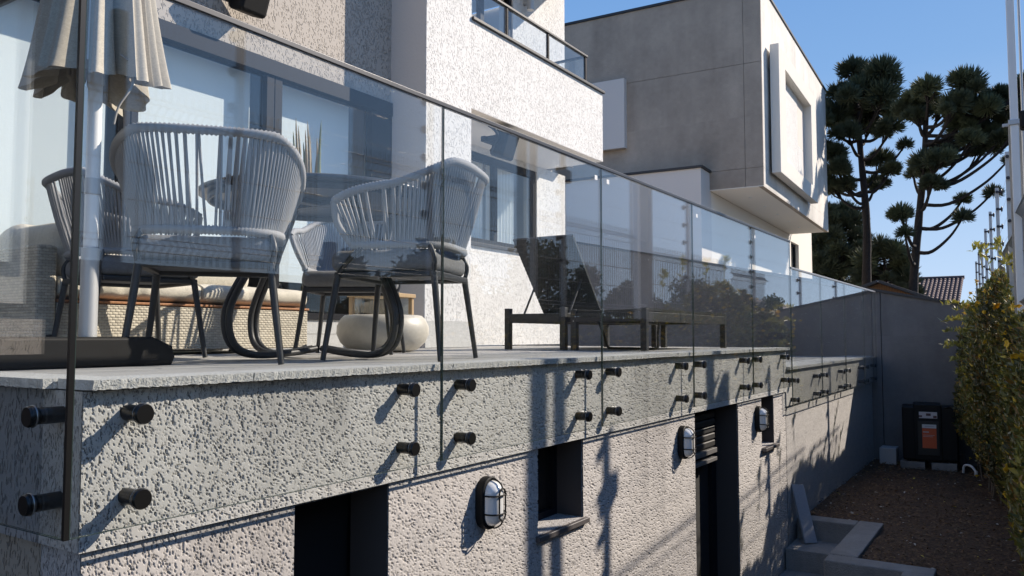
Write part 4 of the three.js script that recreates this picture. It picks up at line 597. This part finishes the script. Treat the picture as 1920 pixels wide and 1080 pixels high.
{ // flowering hedge
  const t = thing('flowering_hedge', 'leafy hedge with yellow trumpet flowers along the right boundary', 'hedge');
  const r = rng(42), Z0 = -4.6, Z1 = -13.45;
  const front = (z) => (z > -9.2 ? lerp(0.02, -0.10, smooth(-5, -9.2, z)) : -0.10 + 0.118 * (z + 9.2) - 0.22 * smooth(-9.2, -11, z)), top = (z) => 0.14 + 0.54 * smooth(-8.6, -11.4, z) - 0.38 * smooth(-11.8, -13.5, z);
  const leafG = (() => { const g = new THREE.BufferGeometry(); g.setAttribute('position', new THREE.Float32BufferAttribute([0, 0, 0, 0.011, 0.024, 0.003, 0, 0.062, -0.006, -0.011, 0.024, 0.003, 0, 0.026, -0.002], 3)); g.setIndex([0, 1, 4, 1, 2, 4, 2, 3, 4, 3, 0, 4]); g.computeVertexNormals(); g.setAttribute('uv', new THREE.Float32BufferAttribute(new Float32Array(10), 2)); return g; })();
  const N = 90000, im = new THREE.InstancedMesh(leafG, M.leaf, N), o = new THREE.Object3D(), col = new THREE.Color(); im.name = 'foliage'; im.userData.kind = 'stuff'; im.castShadow = im.receiveShadow = true;
  const put = (z, out = 0) => { const T = top(z) + 0.13 * noise3(z * 1.3, 1, z * 2.2), v = Math.pow(r(), 0.85), y = lerp(-1.80, T, v), yy = (y + 1.85) / (T + 1.85), belly = 0.62 + 0.55 * Math.sin(R * clamp(0.15 + 0.8 * yy)) - 0.45 * smooth(0.82, 1, yy) - 0.45 * smooth(0.25, 0, yy); const f = front(z) - 0.08 * noise3(z * 2.5, y * 1.9, z) * 1.4, b = fx(z) - 0.05, d = Math.pow(r(), 0.55); return V(lerp(b, lerp(b, f, belly), d) - out, y, z); };
  for (let i = 0; i < N; i++) {
    const z = lerp(Z0, Z1, Math.pow(r(), 0.9)), p = put(z); o.position.copy(p); o.rotation.set((r() - 0.5) * 2.6, r() * 6.28, (r() - 0.5) * 2.6); const s = 0.7 + 0.75 * r(); o.scale.set(s * (0.8 + 0.5 * r()), s, s); o.updateMatrix(); im.setMatrixAt(i, o.matrix);
    const k = r(); { const cl = 0.75 + 0.5 * noise3(p.z * 2, p.y * 2.4, p.x * 3); col.setRGB((0.6 + 0.9 * k * k) * cl, (0.6 + 0.65 * k) * cl, (0.5 + 0.6 * r()) * cl); } if (k > 0.955) col.setRGB(3.2, 2.5, 1.2); else if (k < 0.12) col.setRGB(1.1, 0.65, 0.5); im.setColorAt(i, col);
  }
  t.add(im);
  const stems = []; for (let k = 0; k < 90; k++) { const z = lerp(Z0, Z1, r()), x = lerp(fx(z) - 0.06, front(z) + 0.12, r()), T = top(z) - 0.1; stems.push(tube([V(x, -1.92, z), V(x + (r() - 0.5) * 0.15, -1.2, z + (r() - 0.5) * 0.2), V(x + (r() - 0.5) * 0.2, lerp(-0.6, T, r()), z + (r() - 0.5) * 0.4)], (u) => 0.011 * (1 - 0.7 * u), 8, 5)); }
  part(t, 'stems', stems, mat([0.16, 0.13, 0.10], 0.9)).userData.kind = 'stuff';
  // long shoots that lean out over the yard
  const shoot = (z, y, dx, dz, up) => { const a = V(front(z) + 0.1, y, z), b = V(a.x - dx * 0.55, y + up, z + dz * 0.5), c = V(a.x - dx, y + up * 0.7, z + dz), g = [tube([a, b, c], (u) => 0.004 * (1 - 0.7 * u) + 0.0008, 12, 4)]; const cv = new THREE.CatmullRomCurve3([a, b, c]); for (let k = 4; k < 26; k++) { const p = cv.getPoint(k / 26); const q = leafG.clone().scale(1.7, 1.35, 1); q.rotateX((r() - 0.5) * 2).rotateY(r() * 6.28).rotateZ((r() - 0.5) * 2).translate(p.x, p.y, p.z); g.push(q); } part(t, 'shoot', g, M.backlitLeaf); };
  shoot(-12.2, -0.25, 0.40, 0.1, 0.12); shoot(-12.0, 0.15, 0.42, 0.1, 0.06); shoot(-12.3, 0.02, 0.36, 0.25, 0.04); shoot(-11.6, -0.55, 0.3, 0.1, 0.1); shoot(-11.4, 0.2, 0.28, 0.0, 0.15); shoot(-12.6, 0.35, 0.38, 0.1, 0.1); shoot(-11.9, -0.4, 0.34, 0.2, 0.1); shoot(-12.9, 0.1, 0.25, 0, 0.15); shoot(-11.2, -0.1, 0.25, 0.2, 0.15); shoot(-10.5, 0.7, 0.12, 0.2, 0.3); shoot(-10.0, 0.65, 0.08, 0.1, 0.35); shoot(-11.0, 0.8, 0.1, 0.1, 0.28); shoot(-9.6, 0.5, 0.1, 0.1, 0.3); shoot(-12.4, -0.15, 0.4, 0.15, 0.05);
  const pet = []; for (let k = 0; k < 5; k++) { const g = new THREE.SphereGeometry(0.017, 7, 5).scale(1, 0.2, 1.25).translate(0, 0.004, 0.02).rotateX(-0.35).rotateY(k / 5 * 6.283); pet.push(g); } pet.push(new THREE.ConeGeometry(0.009, 0.035, 7).rotateX(R).translate(0, -0.016, 0));
  const flower = geo(pet);
  const spots = []; for (let k = 0; k < 170; k++) { const z = lerp(-5.2, Z1, r()); const p = put(z, 0.03); if (p.y < -0.9 && r() < 0.6) p.y += 1.2; spots.push(p); }
  for (const p of spots) shared(t, 'flower', flower, M.petal, V(Math.min(p.x, front(p.z) + 0.02), p.y, p.z), [r() * 1.4, r() * 6, 0.9 + r() * 0.8], [1, 1, 1].map(() => 0.55 + 0.4 * r()));
}
{ // dry leaves, chips and fallen petals on the soil
  const r = rng(99), g = new THREE.BufferGeometry(); g.setAttribute('position', new THREE.Float32BufferAttribute([0, 0, 0, 0.012, 0.004, 0.02, 0, 0.001, 0.05, -0.012, 0.005, 0.02], 3)); g.setIndex([0, 1, 2, 0, 2, 3]); g.computeVertexNormals(); g.setAttribute('uv', new THREE.Float32BufferAttribute(new Float32Array(8), 2));
  const N = 9000, im = new THREE.InstancedMesh(g, mat(1, 0.9, { side: THREE.DoubleSide }), N), o = new THREE.Object3D(), c = new THREE.Color(); im.castShadow = im.receiveShadow = true;
  let i = 0; while (i < N) { const x = lerp(-2.05, 0.1, r()), z = lerp(-13.5, -4.5, r()); if ((z > -8.8 && x < -1.25) || (z > -7.35 && x < -0.66)) continue; o.position.set(x, -1.885 + r() * 0.02, z); o.rotation.set((r() - 0.5) * 0.9, r() * 6.28, (r() - 0.5) * 0.9); const s = 0.35 + r() * 0.7; o.scale.set(s * (0.4 + r() * 0.7), s, s); o.updateMatrix(); im.setMatrixAt(i, o.matrix);
    const k = r(); k > 0.993 ? c.setRGB(0.7, 0.55, 0.08) : k > 0.975 ? c.setRGB(0.5, 0.44, 0.36) : c.setRGB(0.10 + 0.14 * k, 0.065 + 0.07 * k, 0.035 + 0.03 * k); im.setColorAt(i, c); i++; }
  im.name = 'leaf_litter'; scene.add(tag(im, 'dry brown leaves and fallen petals scattered over the soil', 'leaf litter', null, 'stuff'));
}

// ---------------------------------------------------------------- trees
function spike(list, A, B, C, ra, rb2) { // thin three-sided shoot, bent at B
  const d = C.clone().sub(A).normalize(), u = Math.abs(d.y) < 0.9 ? V(0, 1, 0) : V(1, 0, 0), x = u.clone().cross(d).normalize(), y = d.clone().cross(x), ring = (P, r) => [0, 1, 2].map((k) => P.clone().addScaledVector(x, r * Math.cos(k * 2.094)).addScaledVector(y, r * Math.sin(k * 2.094)));
  const a = ring(A, ra), b = ring(B, rb2); for (let k = 0; k < 3; k++) { const n = (k + 1) % 3; list.push(a[k], a[n], b[k], a[n], b[n], b[k], b[k], b[n], C); }
}
const tuftG = (n, seed) => { // a pompon of upturned needle shoots, radius 1
  const r = rng(seed), L = [];
  for (let k = 0; k < n; k++) {
    const y = clamp(r() * 1.75 - 0.7, -0.7, 1), a = r() * 6.283, c = Math.sqrt(1 - y * y), d = V(c * Math.cos(a), y * 0.85 + 0.1, c * Math.sin(a)).normalize(), l = 0.80 + 0.2 * r(), s = 0.3 * r();
    const side = V(r() - 0.5, r() - 0.5, r() - 0.5).multiplyScalar(0.22);
    spike(L, d.clone().multiplyScalar(s), d.clone().multiplyScalar(l * 0.78).add(V(0, -0.02, 0)).add(side), d.clone().multiplyScalar(l).add(V(0, 0.06 + 0.05 * r(), 0)).addScaledVector(side, 1.15), 0.012, 0.036);
  }
  const g = new THREE.BufferGeometry().setFromPoints(L); g.setAttribute('uv', new THREE.Float32BufferAttribute(new Float32Array(L.length * 2), 2)); g.computeVertexNormals(); g.userData.keepUV = true; return g;
};
const tufts = [0, 1, 2].map((k) => tuftG(330, 50 + k)), tuftsDense = [0, 1].map((k) => tuftG(150, 80 + k));
function placeTufts(list, set, seed) { const r = rng(seed), out = [[], []]; for (const [x, y, z, s] of list) { const g = set[Math.floor(r() * set.length)].clone(); g.scale(s * 1.18, s * (0.92 + 0.2 * r()), s * 1.18).rotateY(r() * 6.28).rotateX((r() - 0.5) * 0.5).translate(x, y, z); g.userData.keepUV = true; out[r() < 0.72 ? 0 : 1].push(g); } return out; }
function araucaria(name, label, trunk, r0, list, seed) {
  const t = thing(name, label, 'tree', [0, 0, 0], 0, 'araucaria pines behind the end wall'), pts = trunk.map((p) => V(...p)), cv = new THREE.CatmullRomCurve3(pts), r = rng(seed);
  part(t, 'trunk', tube(pts, (u) => r0 * (1 - 0.62 * u) * (1 + 0.04 * Math.sin(u * 60)), 60, 12), M.bark);
  const atY = (y) => { let b = pts[0], d = 1e9; for (let k = 0; k <= 80; k++) { const p = cv.getPoint(k / 80); if (Math.abs(p.y - y) < d) { d = Math.abs(p.y - y); b = p; } } return b; }, br = [];
  for (const [x, y, z, s] of list) {
    const hd = Math.hypot(x - atY(y).x, z - atY(y).z), a = atY(y - 0.25 - hd * 0.32 - r() * 0.25), e = V(x, y, z), dirx = e.clone().sub(a);
    const m1 = a.clone().add(V(dirx.x * 0.33, dirx.y * 0.04 - 0.04 * hd, dirx.z * 0.33)), m2 = a.clone().add(V(dirx.x * 0.72, dirx.y * 0.42, dirx.z * 0.72));
    br.push(tube([a, m1, m2, e], (u) => lerp(0.055, 0.025, u), 14, 6));
    if (s > 0.3) for (let q = 0; q < 3; q++) { const e2 = e.clone().add(V((r() - 0.5) * s * 1.3, (r() - 0.3) * s * 0.7, (r() - 0.5) * s * 1.3)); br.push(tube([m2, m2.clone().lerp(e2, 0.5).add(V(0, -0.05, 0)), e2], (u) => lerp(0.028, 0.012, u), 6, 5)); }
  }
  part(t, 'branches', br, M.bark);
  const extra = []; for (const q of list) { extra.push(q); if (q[3] > 0.3) for (let k = 0; k < 3; k++) extra.push([q[0] + (r() - 0.5) * q[3] * 1.5, q[1] + (r() - 0.6) * q[3] * 0.8, q[2] + (r() - 0.5) * q[3] * 2.0, q[3] * (0.5 + 0.25 * r())]); }
  const [A, B] = placeTufts(extra, tufts, seed); part(t, 'crown', A, M.needle); if (B.length) part(t, 'crown', B, M.needleLight);
}
araucaria('araucaria_tree', 'left of two tall araucaria pines, nearest the concrete house', [[-4.08, -2.7, -26], [-4.06, 1.2, -26], [-4.01, 3.4, -26], [-4.14, 5.8, -26], [-4.22, 7.3, -26]], 0.18,
  [[-4.2, 7.97, -25.39, 0.49], [-3.33, 7.64, -25.06, 0.52], [-4.63, 7.44, -25.76, 0.46], [-3.86, 7.24, -25.19, 0.54], [-3.33, 6.97, -24.97, 0.51], [-4.72, 6.79, -25.77, 0.5], [-4.31, 7.01, -26.98, 0.54], [-3.8, 7.04, -26.71, 0.48], [-3.2, 6.76, -26.63, 0.45], [-4.36, 6.07, -25.35, 0.41], [-5.07, 6.66, -26.08, 0.42], [-3.21, 6.12, -25.47, 0.4], [-4.73, 5.44, -25.24, 0.4], [-4.64, 4.92, -25.09, 0.43], [-4.47, 4.54, -25.34, 0.33], [-3.7, 5.49, -27.02, 0.45], [-3.87, 4.71, -26.78, 0.35], [-2.98, 5.81, -26.74, 0.27], [-4.41, 7.39, -26.7, 0.49], [-5.04, 5.66, -25.3, 0.37], [-4.89, 4.51, -25.56, 0.4], [-3.38, 4.96, -26.3, 0.32], [-5.5, 7.35, -26.53, 0.47], [-5.64, 5.33, -26.81, 0.42], [-4.03, 6.52, -26.89, 0.36]], 7);
araucaria('araucaria_tree', 'right of two tall araucaria pines, with long bare lower branches', [[-2.66, -2.7, -24], [-2.59, 1.0, -24], [-2.41, 3.0, -24], [-2.24, 4.5, -24], [-2.14, 6.0, -24]], 0.165,
  [[-1.99, 6.42, -22.99, 0.39], [-2.47, 6.54, -24.26, 0.36], [-2.19, 6.26, -24.42, 0.4], [-1.81, 6.08, -24.01, 0.4], [-1.1, 6.43, -23.2, 0.45], [-0.97, 6.0, -23.93, 0.48], [-1.4, 5.87, -22.98, 0.4], [-0.75, 6.03, -25.1, 0.39], [-0.84, 5.53, -24.92, 0.39], [-1.36, 5.6, -24.12, 0.4], [-1.09, 5.05, -23.5, 0.35], [-1.55, 5.5, -25.02, 0.28], [-0.47, 6.23, -24.18, 0.35], [-0.27, 6.1, -24.98, 0.3], [-0.38, 5.73, -24.89, 0.3], [-0.46, 5.07, -24.02, 0.3], [-2.33, 5.93, -23.79, 0.32], [-2.7, 6.27, -24.24, 0.35], [-2.22, 4.64, -23.83, 0.4], [-1.85, 4.55, -23.17, 0.37], [-2.04, 4.0, -23.52, 0.32], [-2.58, 4.52, -24.76, 0.26], [-2.69, 3.19, -22.9, 0.32], [-2.62, 2.66, -22.9, 0.25], [-1.37, 3.62, -24.32, 0.24], [-1.32, 3.04, -23.45, 0.27], [-0.66, 3.71, -24.09, 0.25], [-0.28, 4.5, -23.93, 0.19], [-1.65, 4.82, -23.61, 0.26], [-0.08, 6.33, -25.28, 0.33], [0.05, 5.8, -24.3, 0.36], [-0.02, 5.2, -23.6, 0.34], [0.15, 6.4, -23.9, 0.33], [-0.75, 5.0, -24.4, 0.36], [-1.75, 5.25, -25.2, 0.36]], 19);
function conifer(label, x, z, y0, y1, rad, n, seed) {
  const t = thing('conifer_tree', label, 'tree', [0, 0, 0], 0, 'dense dark conifers beyond the end wall'), r = rng(seed), list = [], br = [];
  part(t, 'trunk', tube([V(x, -2.7, z), V(x + 0.05, (y0 + y1) / 2, z), V(x, y1 - 0.2, z)], (u) => 0.16 * (1 - 0.8 * u), 20, 8), M.bark);
  for (let k = 0; k < n; k++) { const v = r(), y = lerp(y0, y1, v), R0 = rad * Math.pow(Math.sin(R * clamp(0.22 + 0.74 * v)), 0.7), a = r() * 6.283, d = R0 * Math.sqrt(0.25 + 0.75 * r()), e = V(x + d * Math.cos(a), y, z + d * Math.sin(a)); list.push([e.x, e.y, e.z, 0.26 + 0.2 * r()]); br.push(rod(V(x, y - d * 0.3, z), e, 0.03, 0.012, 5)); }
  part(t, 'branches', br, M.bark); const [A, B] = placeTufts(list, tuftsDense, seed + 1); part(t, 'crown', A, M.needle); part(t, 'crown', B, M.needleLight);
}
conifer('dense dark conifer beside the cantilevered concrete house', -5.75, -31, -0.5, 4.7, 1.45, 170, 61);
conifer('lower dense conifer behind the left araucaria trunk', -4.05, -29.5, -0.6, 3.2, 1.15, 120, 63);
conifer('dense conifer half hidden behind the pale house corner', -7.0, -33, -0.4, 5.0, 1.4, 130, 67);
function leafyTree(label, x, z, h, rad, seed, sparse = 1) { // broad-leaved, for the far side of the fence
  const t = thing('leafy_tree', label, 'tree', [x, -2.7, z], 0, 'trees on the far side of the mesh fence'), r = rng(seed), br = [], cl = [];
  part(t, 'trunk', tube([V(0, 0, 0), V(0.08, h * 0.3, 0.05), V(-0.05, h * 0.62, 0)], (u) => 0.05 * h / 3 * (1 - 0.55 * u), 14, 8), M.bark);
  for (let k = 0; k < 26; k++) { const a = r() * 6.283, v = r(), d = rad * (0.25 + 0.75 * Math.sqrt(r())) * Math.sin(R * (0.2 + 0.75 * v)), e = V(d * Math.cos(a), h * (0.42 + 0.53 * v), d * Math.sin(a)); cl.push([e, rad * (0.22 + 0.18 * r())]); br.push(tube([V(0, h * (0.3 + 0.25 * v), 0), e.clone().multiplyScalar(0.5).add(V(0, h * 0.2, 0)), e], (u) => 0.03 * (1 - 0.8 * u), 6, 5)); }
  part(t, 'branches', br, M.bark);
  const lg = new THREE.BufferGeometry(); lg.setAttribute('position', new THREE.Float32BufferAttribute([0, 0, 0, 0.05, 0.06, 0.01, 0, 0.15, 0, -0.05, 0.06, 0.01], 3)); lg.setIndex([0, 1, 2, 0, 2, 3]); lg.computeVertexNormals(); lg.setAttribute('uv', new THREE.Float32BufferAttribute(new Float32Array(8), 2));
  const N = Math.round(7000 * sparse), im = new THREE.InstancedMesh(lg, M.treeLeaf, N), o = new THREE.Object3D(), c = new THREE.Color(); for (let i = 0; i < N; i++) { const [e, s] = cl[Math.floor(r() * cl.length)], d = V(r() - 0.5, (r() - 0.5) * 0.8, r() - 0.5).normalize().multiplyScalar(s * Math.cbrt(r())); o.position.copy(e).add(d); o.rotation.set(r() * 6, r() * 6, r() * 6); o.scale.setScalar(0.7 + 0.8 * r()); o.updateMatrix(); im.setMatrixAt(i, o.matrix); c.setScalar(0.6 + 0.8 * r()); im.setColorAt(i, c); }
  im.name = 'crown'; im.userData.kind = 'stuff'; im.castShadow = im.receiveShadow = true; t.add(im);
}
leafyTree('small bushy tree past the fence, mirrored by the table', 4.5, -8.4, 3.9, 0.9, 301);
leafyTree('rounded tree past the fence, mirrored beside the glass joint', 7.4, -14.2, 4.9, 1.3, 303);
leafyTree('broad tree past the fence, mirrored in the raised lounger back', 9.8, -23.5, 5.9, 1.9, 305, 1.6);
leafyTree('pale loose tree past the fence, mirrored right of the lounger', 8.4, -27.5, 4.7, 1.3, 307);
leafyTree('wide tree past the fence, mirrored above the flat lounger', 8.6, -35, 5.2, 2.2, 309, 1.6);
leafyTree('far tree past the fence, mirrored before the terrace step', 8.0, -46, 4.9, 1.8, 311);
{ // house and wall on the plots that only the glass shows
  const h = thing('red_roof_house', 'low house with reddish roof past the fence, mirrored in the lower guard', 'house');
  part(h, 'wall', bx(5, 17, -2.7, 0.6, -56, -48), M.cream); const s = new THREE.Shape([[4.5, 0.6], [17.5, 0.6], [11, 2.4]].map((p) => new THREE.Vector2(...p)));
  part(h, 'roof', new THREE.ExtrudeGeometry(s, { depth: 9, bevelEnabled: false }).translate(0, 0.003, -56.5), M.tile);
  for (const x of [6.5, 9.5, 12.5]) part(h, 'window', bx(x, x + 1.2, -0.9, 0.2, -47.99, -47.95), M.dark);
  single('side_wall', [bx(-16, -3.2, -2.7, 6.5, 2.4, 2.6)], M.brick, 'tall brown rendered wall across the garden from the terrace corner', 'wall');
}

renderer.render(scene, camera);
